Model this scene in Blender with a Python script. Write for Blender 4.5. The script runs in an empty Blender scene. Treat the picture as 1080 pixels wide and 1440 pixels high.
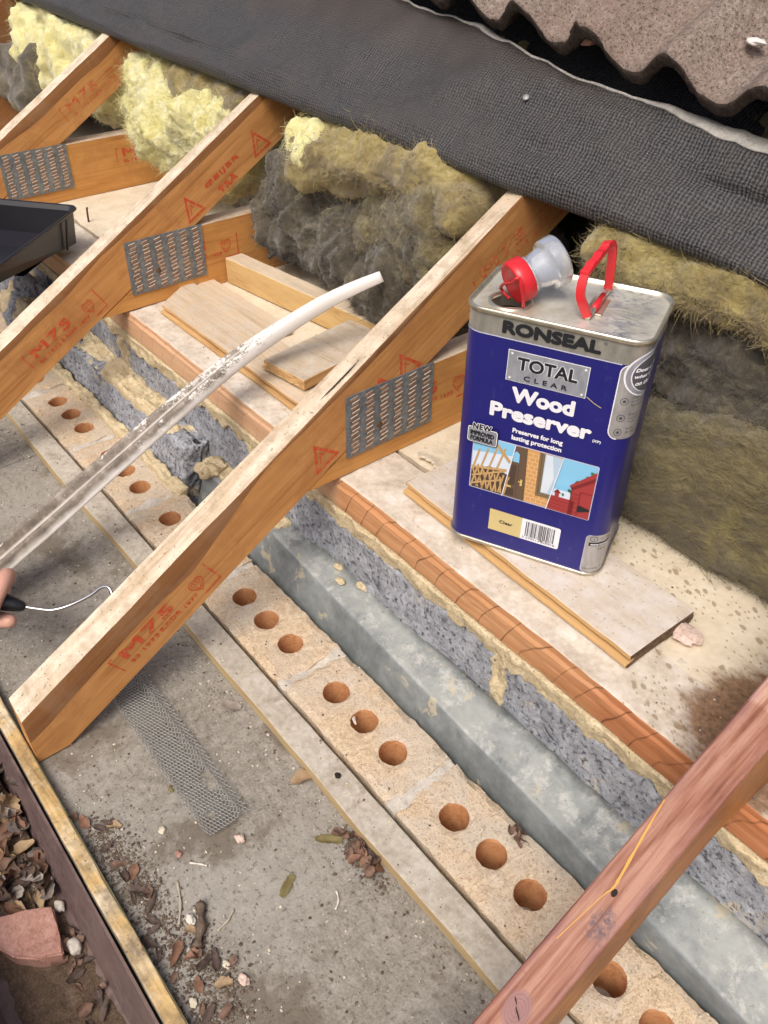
import bpy, bmesh, math, random
import numpy as np
from mathutils import Vector, Matrix, noise as mn

random.seed(7)
SC = bpy.context.scene
COL = SC.collection

# ------------------------------------------------------------------ camera, sky, sun, exposure
cam_d = bpy.data.cameras.new('camera')
cam = bpy.data.objects.new('camera', cam_d)
COL.objects.link(cam)
cam_d.sensor_fit = 'HORIZONTAL'
cam_d.sensor_width = 36.0
cam_d.lens = 36.0 * 1189.6 / 1080.0
cam_d.clip_start = 0.02
cam_d.clip_end = 500.0


def cam_matrix():
    pt, rl, yw = 0.6891, 0.0161, 2.4489
    f = Vector((math.cos(pt) * math.cos(yw), math.cos(pt) * math.sin(yw), -math.sin(pt)))
    r = Vector((math.sin(yw), -math.cos(yw), 0.0))
    u = r.cross(f)
    r2 = r * math.cos(rl) + u * math.sin(rl)
    u2 = u * math.cos(rl) - r * math.sin(rl)
    m = Matrix((r2, u2, -f)).transposed().to_4x4()
    m.translation = Vector((0.7418, -0.3501, 0.8807))
    return m


cam.matrix_world = cam_matrix()
SC.camera = cam

SUN_ELEV, SUN_AZ = math.radians(56), math.radians(296)     # azimuth counted from +X towards +Y
world = bpy.data.worlds.new('World')
SC.world = world
world.use_nodes = True
wn = world.node_tree.nodes
wl = world.node_tree.links
wn.clear()
sky_tex = wn.new('ShaderNodeTexSky')
sky_tex.sky_type = 'NISHITA'
sky_tex.sun_disc = False
sky_tex.sun_elevation = SUN_ELEV
sky_tex.sun_rotation = math.pi / 2 - SUN_AZ
sky_tex.air_density = 0.6
sky_tex.dust_density = 6.0
sky_tex.ozone_density = 0.5
bg = wn.new('ShaderNodeBackground')
bg.inputs['Strength'].default_value = 0.12
wout = wn.new('ShaderNodeOutputWorld')
wl.new(sky_tex.outputs[0], bg.inputs[0])
wl.new(bg.outputs[0], wout.inputs[0])

sun_d = bpy.data.lights.new('sun', 'SUN')
sun_d.energy = 1.5
sun_d.angle = math.radians(30)
sun_d.color = (1.0, 0.965, 0.915)
sun = bpy.data.objects.new('sun', sun_d)
COL.objects.link(sun)
sd = Vector((math.cos(SUN_ELEV) * math.cos(SUN_AZ), math.cos(SUN_ELEV) * math.sin(SUN_AZ), math.sin(SUN_ELEV)))
sun.location = sd * 10
sun.rotation_euler = sd.to_track_quat('Z', 'Y').to_euler()

SC.view_settings.view_transform = 'Standard'
SC.view_settings.look = 'None'
SC.view_settings.exposure = 0.42
SC.view_settings.gamma = 1.0
SC.view_settings.use_curve_mapping = False

# ------------------------------------------------------------------ material helpers


class NT:
    """small expression builder for one material"""

    def __init__(self, name):
        self.m = bpy.data.materials.new(name)
        self.m.use_nodes = True
        self.t = self.m.node_tree
        self.t.nodes.clear()
        self.out = self.t.nodes.new('ShaderNodeOutputMaterial')
        self.p = self.t.nodes.new('ShaderNodeBsdfPrincipled')
        self.t.links.new(self.p.outputs[0], self.out.inputs[0])

    def put(self, sock, v):
        if v is None:
            return
        if hasattr(v, 'is_output') or isinstance(v, bpy.types.NodeSocket):
            self.t.links.new(v, sock)
        else:
            if sock.type == 'RGBA' and not isinstance(v, (int, float)) and len(v) == 3:
                v = (*v, 1)
            sock.default_value = v

    def obj(self, scale=(1, 1, 1), rot=(0, 0, 0), rnd=False, loc=(0, 0, 0)):
        tc = self.t.nodes.new('ShaderNodeTexCoord')
        s = tc.outputs['Object']
        if rnd:
            oi = self.t.nodes.new('ShaderNodeObjectInfo')
            va = self.t.nodes.new('ShaderNodeVectorMath')
            va.operation = 'MULTIPLY_ADD'
            self.t.links.new(oi.outputs['Random'], va.inputs[0])
            va.inputs[1].default_value = (37, 23, 11)
            self.t.links.new(s, va.inputs[2])
            s = va.outputs[0]
        return self.map(s, scale, rot, loc)

    def uv(self, scale=(1, 1, 1)):
        tc = self.t.nodes.new('ShaderNodeTexCoord')
        return self.map(tc.outputs['UV'], scale)

    def map(self, vec, scale=(1, 1, 1), rot=(0, 0, 0), loc=(0, 0, 0)):
        mp = self.t.nodes.new('ShaderNodeMapping')
        self.t.links.new(vec, mp.inputs[0])
        mp.inputs['Rotation'].default_value = rot
        mp.inputs['Location'].default_value = loc
        # rotate first, then scale: two mapping nodes
        if any(rot):
            mp2 = self.t.nodes.new('ShaderNodeMapping')
            self.t.links.new(mp.outputs[0], mp2.inputs[0])
            mp2.inputs['Scale'].default_value = scale
            return mp2.outputs[0]
        mp.inputs['Scale'].default_value = scale
        return mp.outputs[0]

    def noise(self, vec, scale, detail=4, rough=0.55, dist=0.0):
        n = self.t.nodes.new('ShaderNodeTexNoise')
        self.put(n.inputs['Vector'], vec)
        n.inputs['Scale'].default_value = scale
        n.inputs['Detail'].default_value = detail
        n.inputs['Roughness'].default_value = rough
        n.inputs['Distortion'].default_value = dist
        return n.outputs['Fac']

    def voro(self, vec, scale, feature='F1', rnd=1.0, flat=False):
        n = self.t.nodes.new('ShaderNodeTexVoronoi')
        n.feature = feature
        n.voronoi_dimensions = '2D' if flat else '3D'
        self.put(n.inputs['Vector'], vec)
        n.inputs['Scale'].default_value = scale
        n.inputs['Randomness'].default_value = rnd
        return n.outputs['Distance'], (n.outputs['Color'] if 'Color' in n.outputs else None)

    def wave(self, vec, scale, dist=2.0, detail=2, dscale=1.0, axis='X', prof='SIN', kind='BANDS'):
        n = self.t.nodes.new('ShaderNodeTexWave')
        n.wave_type = kind
        n.bands_direction = axis
        n.wave_profile = prof
        self.put(n.inputs['Vector'], vec)
        n.inputs['Scale'].default_value = scale
        n.inputs['Distortion'].default_value = dist
        n.inputs['Detail'].default_value = detail
        n.inputs['Detail Scale'].default_value = dscale
        return n.outputs['Fac']

    def ramp(self, fac, stops):
        n = self.t.nodes.new('ShaderNodeValToRGB')
        self.put(n.inputs[0], fac)
        cr = n.color_ramp
        while len(cr.elements) < len(stops):
            cr.elements.new(0.5)
        for e, (p, c) in zip(cr.elements, stops):
            e.position = p
            if isinstance(c, (int, float)):
                c = (c, c, c)
            e.color = (*c, 1)
        return n.outputs[0]

    def mix(self, fac, a, b, mode='MIX'):
        n = self.t.nodes.new('ShaderNodeMix')
        n.data_type = 'RGBA'
        n.blend_type = mode
        self.put(n.inputs[0], fac)
        self.put(n.inputs[6], a)
        self.put(n.inputs[7], b)
        return n.outputs[2]

    def math(self, op, a, b=None, c=None, clamp=False):
        n = self.t.nodes.new('ShaderNodeMath')
        n.operation = op
        n.use_clamp = clamp
        self.put(n.inputs[0], a)
        self.put(n.inputs[1], b)
        if c is not None:
            self.put(n.inputs[2], c)
        return n.outputs[0]

    def sep(self, vec):
        n = self.t.nodes.new('ShaderNodeSeparateXYZ')
        self.put(n.inputs[0], vec)
        return n.outputs

    def bump(self, h, strength=0.5, dist=0.002, normal=None):
        n = self.t.nodes.new('ShaderNodeBump')
        n.inputs['Strength'].default_value = strength
        n.inputs['Distance'].default_value = dist
        self.put(n.inputs['Height'], h)
        if normal is not None:
            self.put(n.inputs['Normal'], normal)
        return n.outputs[0]

    def done(self, color, rough=0.8, metal=0.0, normal=None, spec=0.3, **kw):
        self.put(self.p.inputs['Base Color'], color)
        self.put(self.p.inputs['Roughness'], rough)
        self.put(self.p.inputs['Metallic'], metal)
        self.put(self.p.inputs['Specular IOR Level'], spec)
        if normal is not None:
            self.put(self.p.inputs['Normal'], normal)
        for k, v in kw.items():
            self.put(self.p.inputs[k], v)
        return self.m


TH = math.atan(0.592)


def wood(name, light, dark, rot=(0, 0, 0), grain='Y', dirt=None, dirt_amt=0.0, speck=0.0, rough=0.7, stain=None,
         stain_amt=0.5, fine=1.0, bumps=0.35, spec=0.25, knots=0.0):
    """pine: long streaks along one axis of the object, knots of darker growth rings, optional dirt and stain"""
    n = NT(name)
    long_, cross = 1.6, 26.0
    sc = {'X': (long_, cross, cross), 'Y': (cross, long_, cross), 'Z': (cross, cross, long_)}[grain]
    v = n.obj(sc, rot, rnd=True)
    g1 = n.noise(v, 2.2, 5, 0.6, 0.8)
    sc2 = tuple(s * 4.5 if s == cross else s * 3 for s in sc)
    v2 = n.obj(sc2, rot, rnd=True)
    g2 = n.noise(v2, 2.0 * fine, 4, 0.65, 0.3)
    f = n.math('MULTIPLY_ADD', g2, 0.42, n.math('MULTIPLY', g1, 0.68))
    mid = tuple((a * 0.62 + b * 0.38) for a, b in zip(light, dark))
    col = n.ramp(f, [(0.36, dark), (0.5, mid), (0.64, light)])
    vb = n.obj((1, 1, 1), rot, rnd=True)
    big = n.noise(vb, 9, 3, 0.6)
    col = n.mix(n.math('MULTIPLY', big, 0.35), col, n.mix(1.0, col, (0.72, 0.62, 0.55), 'MULTIPLY'))
    h = f
    if knots > 0:
        kv = n.obj({'X': (1, 2.2, 2.2), 'Y': (2.2, 1, 2.2), 'Z': (2.2, 2.2, 1)}[grain], rot, rnd=True)
        kd, kc = n.voro(kv, 5.5)
        kr, kg, kb = n.sep(kc)
        kd2 = n.math('MULTIPLY_ADD', n.noise(vb, 120, 4), 0.03, kd)
        km = n.math('MULTIPLY', n.ramp(kd2, [(0.055, 1.0), (0.075, 0.55), (0.12, 0.0)]), n.ramp(kr, [(0.45, 0.0), (0.5, 1.0)]))
        col = n.mix(n.math('MULTIPLY', km, knots), col, n.mix(1.0, dark, (0.35, 0.28, 0.25), 'MULTIPLY'))
    if stain is not None:
        sm = n.ramp(n.noise(vb, 14, 5, 0.65, 0.5), [(0.47, 0.0), (0.62, 1.0)])
        col = n.mix(n.math('MULTIPLY', sm, stain_amt), col, stain)
    if dirt is not None:
        dm = n.ramp(n.noise(vb, 38, 6, 0.7), [(0.5 - 0.1 * dirt_amt, 0.0), (0.66, 1.0)])
        col = n.mix(n.math('MULTIPLY', dm, dirt_amt), col, dirt)
    if speck > 0:
        sp = n.noise(vb, 260, 2, 0.5)
        sm = n.ramp(sp, [(0.66, 0.0), (0.72, 1.0)])
        col = n.mix(n.math('MULTIPLY', sm, speck), col, (0.10, 0.075, 0.05))
    nb = n.bump(h, bumps, 0.0012)
    nb = n.bump(n.noise(vb, 600, 2), bumps * 0.4, 0.0004, nb)
    return n.done(col, rough, 0, nb, spec)


def stone(name, cols, scale=60, pit=0.0, pit_col=(0.1, 0.08, 0.06), big=None, big_amt=0.5, big_scale=7, bumps=0.6, bdist=0.0015,
          rough=0.9, pit_scale=220, pit_cut=0.62, rnd=False, metal=0.0, blot=None, blot_amt=0.7, blot_cut=0.56, blot_scale=16):
    n = NT(name)
    v = n.obj(rnd=rnd)
    a = n.noise(v, scale, 8, 0.68)
    b = n.noise(v, scale * 4.7, 4, 0.6)
    f = n.math('MULTIPLY_ADD', b, 0.5, n.math('MULTIPLY', a, 0.6))
    k = len(cols) - 1
    col = n.ramp(f, [(0.38 + 0.34 * i / k, c) for i, c in enumerate(cols)])
    if big is not None:
        bm_ = n.ramp(n.noise(v, big_scale, 6, 0.62, 0.4), [(0.42, 0.0), (0.64, 1.0)])
        col = n.mix(n.math('MULTIPLY', bm_, big_amt), col, big)
    if blot is not None:
        bm2 = n.ramp(n.noise(v, blot_scale, 6, 0.68, 0.3), [(blot_cut, 0.0), (blot_cut + 0.07, 1.0)])
        col = n.mix(n.math('MULTIPLY', bm2, blot_amt), col, blot)
    h = f
    if pit > 0:
        pn = n.noise(v, pit_scale, 4, 0.66, 0.0)
        pm = n.ramp(pn, [(pit_cut, 0.0), (pit_cut + 0.13, 1.0)])
        col = n.mix(n.math('MULTIPLY', pm, pit), col, pit_col)
        h = n.math('SUBTRACT', f, n.math('MULTIPLY', pm, 0.6))
    return n.done(col, rough, metal, n.bump(h, bumps, bdist), 0.2)


def plain(name, col, rough=0.5, metal=0.0, spec=0.4, bumpy=0.0, bscale=300, **kw):
    n = NT(name)
    v = n.obj()
    nz = n.noise(v, 35, 5, 0.6)
    c = n.mix(nz, tuple(x * 0.86 for x in col), tuple(min(1, x * 1.1) for x in col))
    nb = None
    if bumpy:
        nb = n.bump(n.noise(v, bscale, 3), bumpy, 0.0006)
    return n.done(c, rough, metal, nb, spec, **kw)


RX = (-TH, 0, 0)
M = {}
M['rafter_side'] = wood('rafter_side', (0.66, 0.335, 0.115), (0.40, 0.158, 0.045), RX, 'Y', stain=(0.38, 0.155, 0.05), stain_amt=0.45, knots=0.85)
M['rafter_top'] = wood('rafter_top', (0.74, 0.645, 0.51), (0.46, 0.345, 0.225), RX, 'Y', dirt=(0.25, 0.18, 0.10), dirt_amt=0.5, speck=0.7, stain=(0.50, 0.37, 0.235), stain_amt=0.5, bumps=0.5)
M['rafter_top_pink'] = wood('rafter_top_pink', (0.70, 0.52, 0.42), (0.50, 0.33, 0.25), RX, 'Y', dirt=(0.16, 0.11, 0.10), dirt_amt=0.25, speck=0.35)
M['wane'] = wood('wane', (0.30, 0.135, 0.05), (0.15, 0.062, 0.022), RX, 'Y', stain=(0.33, 0.20, 0.11), stain_amt=0.4)


def mk_t4():
    """pink preserver-soaked top: fine pale grain, purple along both arrises, blue-black stain below the nail hole, old knot"""
    n = NT('stained_top')
    v = n.obj((1, 1, 1))
    sx, sy, sz = n.sep(v)
    vg = n.obj((30, 1.7, 30), RX)
    g = n.noise(vg, 2.2, 6, 0.62, 0.7)
    g2 = n.noise(n.obj((120, 5, 120), RX), 2.0, 4, 0.6, 0.3)
    f = n.math('MULTIPLY_ADD', g2, 0.45, n.math('MULTIPLY', g, 0.62))
    col = n.ramp(f, [(0.40, (0.165, 0.060, 0.034)), (0.50, (0.36, 0.175, 0.110)), (0.62, (0.56, 0.365, 0.275))])
    wob = n.math('MULTIPLY_ADD', n.noise(v, 40, 5, 0.65), 0.012, -0.006)
    # across the top: local x runs -0.036 .. 0
    ed = n.math('ADD', n.math('ABSOLUTE', n.math('ADD', sx, 0.018)), wob)
    em = n.ramp(ed, [(0.0105, 0.0), (0.0175, 1.0)])
    em = n.math('MULTIPLY', em, n.ramp(n.noise(v, 16, 4, 0.6), [(0.38, 0.15), (0.6, 1.0)]))
    col = n.mix(n.math('MULTIPLY', em, 0.7), col, (0.27, 0.135, 0.155))
    low = n.ramp(n.math('ADD', sy, wob), [(-0.27, 1.0), (-0.10, 0.0)])
    col = n.mix(n.math('MULTIPLY', low, 0.7), col, n.mix(1.0, col, (0.55, 0.36, 0.30), 'MULTIPLY'))

    def spot(cx, cy, rx, ry, sc, amt):
        a = n.math('DIVIDE', n.math('SUBTRACT', sx, cx), rx)
        b = n.math('DIVIDE', n.math('SUBTRACT', sy, cy), ry)
        r = n.math('SQRT', n.math('ADD', n.math('MULTIPLY', a, a), n.math('MULTIPLY', b, b)))
        return n.math('ADD', r, n.math('MULTIPLY_ADD', n.noise(v, sc, 6, 0.7, 0.4), amt * 2, -amt))
    r1 = spot(-0.011, -0.189, 0.010, 0.016, 90, 0.75)
    m1 = n.ramp(r1, [(0.55, 1.0), (1.0, 0.0)])
    mott = n.ramp(n.noise(v, 170, 5, 0.7), [(0.42, 0.2), (0.55, 1.0)])
    col = n.mix(n.math('MULTIPLY', n.math('MULTIPLY', m1, mott), 0.85), col, (0.075, 0.062, 0.085))
    r2 = spot(-0.0185, -0.271, 0.0115, 0.0150, 30, 0.12)
    m2 = n.ramp(r2, [(0.75, 1.0), (1.05, 0.0)])
    rings = n.math('SINE', n.math('MULTIPLY', r2, 34.0))
    kc = n.mix(n.math('MULTIPLY_ADD', rings, 0.2, 0.5), (0.20, 0.10, 0.10), (0.30, 0.165, 0.15))
    col = n.mix(n.math('MULTIPLY', m2, 0.9), col, kc)
    sp = n.ramp(n.noise(v, 260, 2, 0.5), [(0.66, 0.0), (0.72, 1.0)])
    col = n.mix(n.math('MULTIPLY', sp, 0.35), col, (0.16, 0.08, 0.07))
    return n.done(col, 0.6, 0, n.bump(f, 0.45, 0.0012), 0.3)


M['t4_top'] = mk_t4()
M['t4_side'] = wood('stained_side', (0.48, 0.205, 0.06), (0.27, 0.095, 0.026), RX, 'Y', stain=(0.15, 0.06, 0.04), stain_amt=0.5, rough=0.5, spec=0.4)
M['joist'] = wood('joist_wood', (0.66, 0.335, 0.10), (0.42, 0.172, 0.045), (0, 0, 0), 'Y', stain=(0.36, 0.155, 0.05), stain_amt=0.3, knots=0.8)
M['joist_top'] = wood('joist_top', (0.62, 0.52, 0.40), (0.42, 0.32, 0.22), (0, 0, 0), 'Y', dirt=(0.3, 0.24, 0.17), dirt_amt=0.4)
M['plank'] = wood('plank', (0.63, 0.51, 0.365), (0.42, 0.315, 0.20), (0, 0, 0), 'X', dirt=(0.55, 0.50, 0.43), dirt_amt=0.6, speck=0.5, bumps=0.2)
M['plank_dusty'] = wood('plank_dusty', (0.62, 0.545, 0.45), (0.50, 0.42, 0.33), (0, 0, 0), 'X', dirt=(0.63, 0.585, 0.545), dirt_amt=0.85, speck=0.6, bumps=0.15, stain=(0.44, 0.37, 0.31), stain_amt=0.35)
M['plank_y'] = wood('plank_y', (0.56, 0.465, 0.345), (0.36, 0.28, 0.19), (0, 0, 0), 'Y', dirt=(0.58, 0.54, 0.48), dirt_amt=0.6, speck=0.5, bumps=0.2)
M['plank_edge'] = wood('plank_edge', (0.60, 0.39, 0.175), (0.36, 0.19, 0.075), (0, 0, 0), 'X')
M['plank_end'] = stone('plank_end', [(0.07, 0.045, 0.03), (0.13, 0.085, 0.055), (0.22, 0.15, 0.1)], 90, bumps=0.8)
M['noggin'] = wood('noggin', (0.62, 0.43, 0.19), (0.45, 0.27, 0.10), (0, 0, 0), 'X', speck=0.2)
M['noggin_top'] = wood('noggin_top', (0.64, 0.54, 0.40), (0.46, 0.36, 0.24), (0, 0, 0), 'X', dirt=(0.4, 0.35, 0.28), dirt_amt=0.4)
M['batten_top'] = stone('batten_top', [(0.30, 0.265, 0.21), (0.42, 0.38, 0.315), (0.53, 0.495, 0.43)], 30, pit=0.35, pit_col=(0.2, 0.15, 0.1),
                        pit_scale=90, pit_cut=0.64, blot=(0.25, 0.21, 0.16), blot_amt=0.6, blot_cut=0.6, blot_scale=26, bumps=0.35)
M['batten_side'] = wood('batten_side', (0.50, 0.385, 0.21), (0.33, 0.23, 0.12), (0, 0, 0), 'X', speck=0.3)
M['fascia_top'] = wood('fascia_top', (0.62, 0.44, 0.20), (0.42, 0.27, 0.10), (0, 0, 0), 'X', dirt=(0.13, 0.10, 0.065), dirt_amt=0.75, speck=0.8,
                       stain=(0.74, 0.66, 0.50), stain_amt=0.6)
M['fascia_side'] = stone('fascia_side', [(0.12, 0.10, 0.08), (0.24, 0.2, 0.16), (0.34, 0.29, 0.23)], 40)
M['brick'] = stone('brick_face', [(0.38, 0.275, 0.175), (0.56, 0.435, 0.295), (0.68, 0.565, 0.42)], 150, pit=0.65, pit_col=(0.27, 0.19, 0.125), pit_scale=420,
                   pit_cut=0.53, big=(0.50, 0.45, 0.375), big_amt=0.7, big_scale=16, blot=(0.36, 0.28, 0.19), blot_amt=0.45, blot_cut=0.6, blot_scale=28, bumps=0.55, rnd=True, bdist=0.0014)
M['brick_hole'] = stone('brick_hole', [(0.36, 0.155, 0.06), (0.52, 0.255, 0.115), (0.58, 0.31, 0.15)], 60, bumps=0.3)
M['mortar'] = stone('mortar', [(0.36, 0.285, 0.165), (0.55, 0.45, 0.28), (0.68, 0.59, 0.41)], 70, pit=0.4, pit_col=(0.24, 0.18, 0.1), bumps=0.9, bdist=0.003)
M['mortar_grey'] = stone('mortar_grey', [(0.36, 0.33, 0.28), (0.50, 0.46, 0.40), (0.6, 0.56, 0.5)], 60, pit=0.3, bumps=0.8)
M['block'] = stone('block_face', [(0.16, 0.167, 0.185), (0.29, 0.302, 0.325), (0.42, 0.43, 0.45)], 36, pit=0.9, pit_col=(0.06, 0.06, 0.08), pit_scale=150,
                   pit_cut=0.535, bumps=0.7, bdist=0.0022, blot=(0.55, 0.47, 0.33), blot_amt=0.8, blot_cut=0.6, blot_scale=12)
M['lintel'] = None
M['soffit'] = stone('soffit_face', [(0.15, 0.135, 0.11), (0.245, 0.225, 0.19), (0.36, 0.335, 0.295)], 70, pit=0.7, pit_col=(0.10, 0.08, 0.06), pit_scale=150,
                    pit_cut=0.56, big=(0.36, 0.34, 0.30), big_amt=0.5, big_scale=5, blot=(0.125, 0.10, 0.072), blot_amt=0.7, blot_cut=0.55,
                    blot_scale=6.5, bumps=0.6)
M['gutter'] = stone('gutter_plastic', [(0.085, 0.055, 0.05), (0.14, 0.095, 0.09), (0.2, 0.145, 0.135)], 30, big=(0.17, 0.12, 0.10), big_amt=0.5, bumps=0.25, rough=0.55)
M['dirt'] = stone('dirt', [(0.055, 0.038, 0.026), (0.11, 0.075, 0.05), (0.19, 0.135, 0.095)], 90, bumps=1.0, bdist=0.004)
M['mould'] = stone('leaf_mould', [(0.09, 0.068, 0.05), (0.15, 0.115, 0.085), (0.22, 0.175, 0.135)], 90, bumps=1.0, bdist=0.004)
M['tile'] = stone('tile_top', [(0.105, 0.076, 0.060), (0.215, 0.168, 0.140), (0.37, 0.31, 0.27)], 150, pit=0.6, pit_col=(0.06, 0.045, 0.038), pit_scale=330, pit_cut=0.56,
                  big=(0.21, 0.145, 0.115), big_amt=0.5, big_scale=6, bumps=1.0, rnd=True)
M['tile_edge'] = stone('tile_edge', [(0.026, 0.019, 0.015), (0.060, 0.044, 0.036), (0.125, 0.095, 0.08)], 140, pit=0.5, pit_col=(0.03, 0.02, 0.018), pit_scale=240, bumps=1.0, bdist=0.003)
M['steel'] = plain('steel_wire', (0.62, 0.62, 0.62), 0.28, 1.0)
M['rust'] = plain('rusty_steel', (0.16, 0.085, 0.05), 0.6, 0.6, bumpy=0.5)
M['galv_wire'] = plain('galvanised_wire', (0.33, 0.33, 0.315), 0.5, 0.3)
M['black_plastic'] = plain('black_plastic', (0.013, 0.013, 0.016), 0.33, 0, 0.5, bumpy=0.15)
M['tray_in'] = plain('tray_liquid', (0.016, 0.014, 0.022), 0.12, 0, 0.6)
M['red_plastic'] = plain('red_plastic', (0.62, 0.022, 0.03), 0.32, 0, 0.5)
M['clear_plastic'] = plain('clear_plastic', (0.80, 0.84, 0.90), 0.22, 0, 0.5, **{'Transmission Weight': 0.75, 'IOR': 1.25})


def mk_ink(name, wear):
    n = NT(name)
    v = n.obj()
    a = n.noise(n.map(v, (60, 1.0, 1.0)), 230, 5, 0.75)
    col = n.ramp(a, [(wear - 0.06, (0.56, 0.30, 0.105)), (wear + 0.05, (0.60, 0.13, 0.05)), (wear + 0.16, (0.60, 0.075, 0.03))])
    return n.done(col, 0.75, 0, None, 0.2)


M['red_ink'] = mk_ink('red_ink', 0.40)
M['faint_ink'] = mk_ink('faint_red_ink', 0.48)
M['skin'] = plain('skin', (0.60, 0.33, 0.245), 0.5, 0, 0.35, bumpy=0.3, bscale=500, **{'Subsurface Weight': 0.15, 'Subsurface Radius': (0.01, 0.004, 0.002)})
M['sleeve'] = plain('sleeve_cloth', (0.06, 0.07, 0.10), 0.9, bumpy=0.5)
M['roller'] = stone('roller_pile', [(0.26, 0.22, 0.21), (0.38, 0.33, 0.32), (0.5, 0.45, 0.44)], 120, bumps=1.0, bdist=0.004)
M['stone_white'] = plain('white_stone', (0.58, 0.52, 0.40), 0.8, bumpy=0.6)
M['pinkish'] = stone('pink_mortar', [(0.44, 0.32, 0.26), (0.60, 0.46, 0.39), (0.70, 0.58, 0.52)], 60, bumps=0.6)
M['red_tile_chunk'] = stone('broken_clay', [(0.26, 0.125, 0.095), (0.39, 0.215, 0.17), (0.47, 0.29, 0.24)], 70, pit=0.3, bumps=0.6)
M['bark'] = stone('twig_bark', [(0.06, 0.042, 0.03), (0.13, 0.095, 0.07), (0.22, 0.17, 0.125)], 100, bumps=1.0)
M['straw'] = plain('dry_straw', (0.42, 0.37, 0.28), 0.8)
M['pale_flake'] = plain('paint_flake', (0.62, 0.58, 0.5), 0.7)
M['ground'] = stone('ground_soil', [(0.07, 0.08, 0.04), (0.13, 0.13, 0.07), (0.2, 0.17, 0.11)], 3, bumps=0.5)
M['outer_wall'] = stone('wall_render', [(0.38, 0.27, 0.17), (0.5, 0.37, 0.25), (0.58, 0.45, 0.32)], 30, bumps=0.6)


def leafmat(name, a, b):
    n = NT(name)
    v = n.obj(rnd=True)
    f = n.noise(v, 90, 5, 0.65)
    col = n.ramp(f, [(0.35, a), (0.65, b)])
    oi = n.t.nodes.new('ShaderNodeObjectInfo')
    col = n.mix(n.math('MULTIPLY', oi.outputs['Random'], 0.45), col, n.mix(1.0, col, (0.45, 0.38, 0.36), 'MULTIPLY'))
    return n.done(col, 0.7, 0, n.bump(f, 0.5, 0.001), 0.3)


LEAFM = [leafmat('leaf_brown', (0.11, 0.065, 0.045), (0.24, 0.15, 0.105)),
         leafmat('leaf_tan', (0.29, 0.20, 0.11), (0.46, 0.34, 0.20)),
         leafmat('leaf_dark', (0.05, 0.036, 0.03), (0.13, 0.09, 0.07)),
         leafmat('leaf_rust', (0.17, 0.085, 0.052), (0.28, 0.16, 0.105)),
         leafmat('leaf_grey', (0.20, 0.17, 0.145), (0.33, 0.29, 0.25))]
M['leaf_green'] = leafmat('leaf_green', (0.17, 0.145, 0.055), (0.27, 0.235, 0.105))


def mk_lintel():
    n = NT('galvanised_lintel')
    v = n.obj()
    sx, sy, sz = n.sep(v)
    a = n.noise(v, 14, 6, 0.65, 0.4)
    b = n.noise(v, 70, 5, 0.6)
    base = n.ramp(n.math('MULTIPLY_ADD', b, 0.4, n.math('MULTIPLY', a, 0.62)), [(0.38, (0.13, 0.147, 0.152)), (0.52, (0.19, 0.21, 0.212)), (0.66, (0.27, 0.292, 0.288))])
    # cement blooms and yellowish smears; upward faces also lightened to paint in the facing light
    up = n.t.nodes.new('ShaderNodeNewGeometry')
    nx, ny, nz = n.sep(up.outputs['Normal'])
    upm = n.ramp(nz, [(0.55, 0.06), (0.88, 1.0)])
    bl = n.ramp(n.noise(v, 13, 8, 0.76, 0.2), [(0.36, 0.0), (0.52, 0.75), (0.62, 1.0)])
    col = n.mix(n.math('MULTIPLY', n.math('MULTIPLY', bl, upm), 0.85), base, (0.375, 0.395, 0.37))
    b2 = n.ramp(n.noise(v, 31, 8, 0.76, 0.2), [(0.52, 0.0), (0.62, 1.0)])
    col = n.mix(n.math('MULTIPLY', n.math('MULTIPLY', b2, upm), 0.6), col, (0.55, 0.55, 0.51))
    ye = n.ramp(n.noise(n.map(v, (1, 1, 1), (0, 0, 0), (3, 1, 2)), 19, 6, 0.7, 0.6), [(0.59, 0.0), (0.63, 1.0)])
    col = n.mix(n.math('MULTIPLY', ye, 0.7), col, (0.50, 0.44, 0.31))
    dr = n.ramp(n.noise(v, 120, 3, 0.6), [(0.66, 0.0), (0.73, 1.0)])
    col = n.mix(n.math('MULTIPLY', dr, 0.5), col, (0.13, 0.12, 0.11))
    met = 0.12
    ro = n.math('MULTIPLY_ADD', bl, 0.25, 0.55)
    return n.done(col, ro, met, n.bump(n.math('ADD', b, n.math('MULTIPLY', bl, 0.6)), 0.45, 0.0012), 0.4)


M['lintel'] = mk_lintel()


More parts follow.
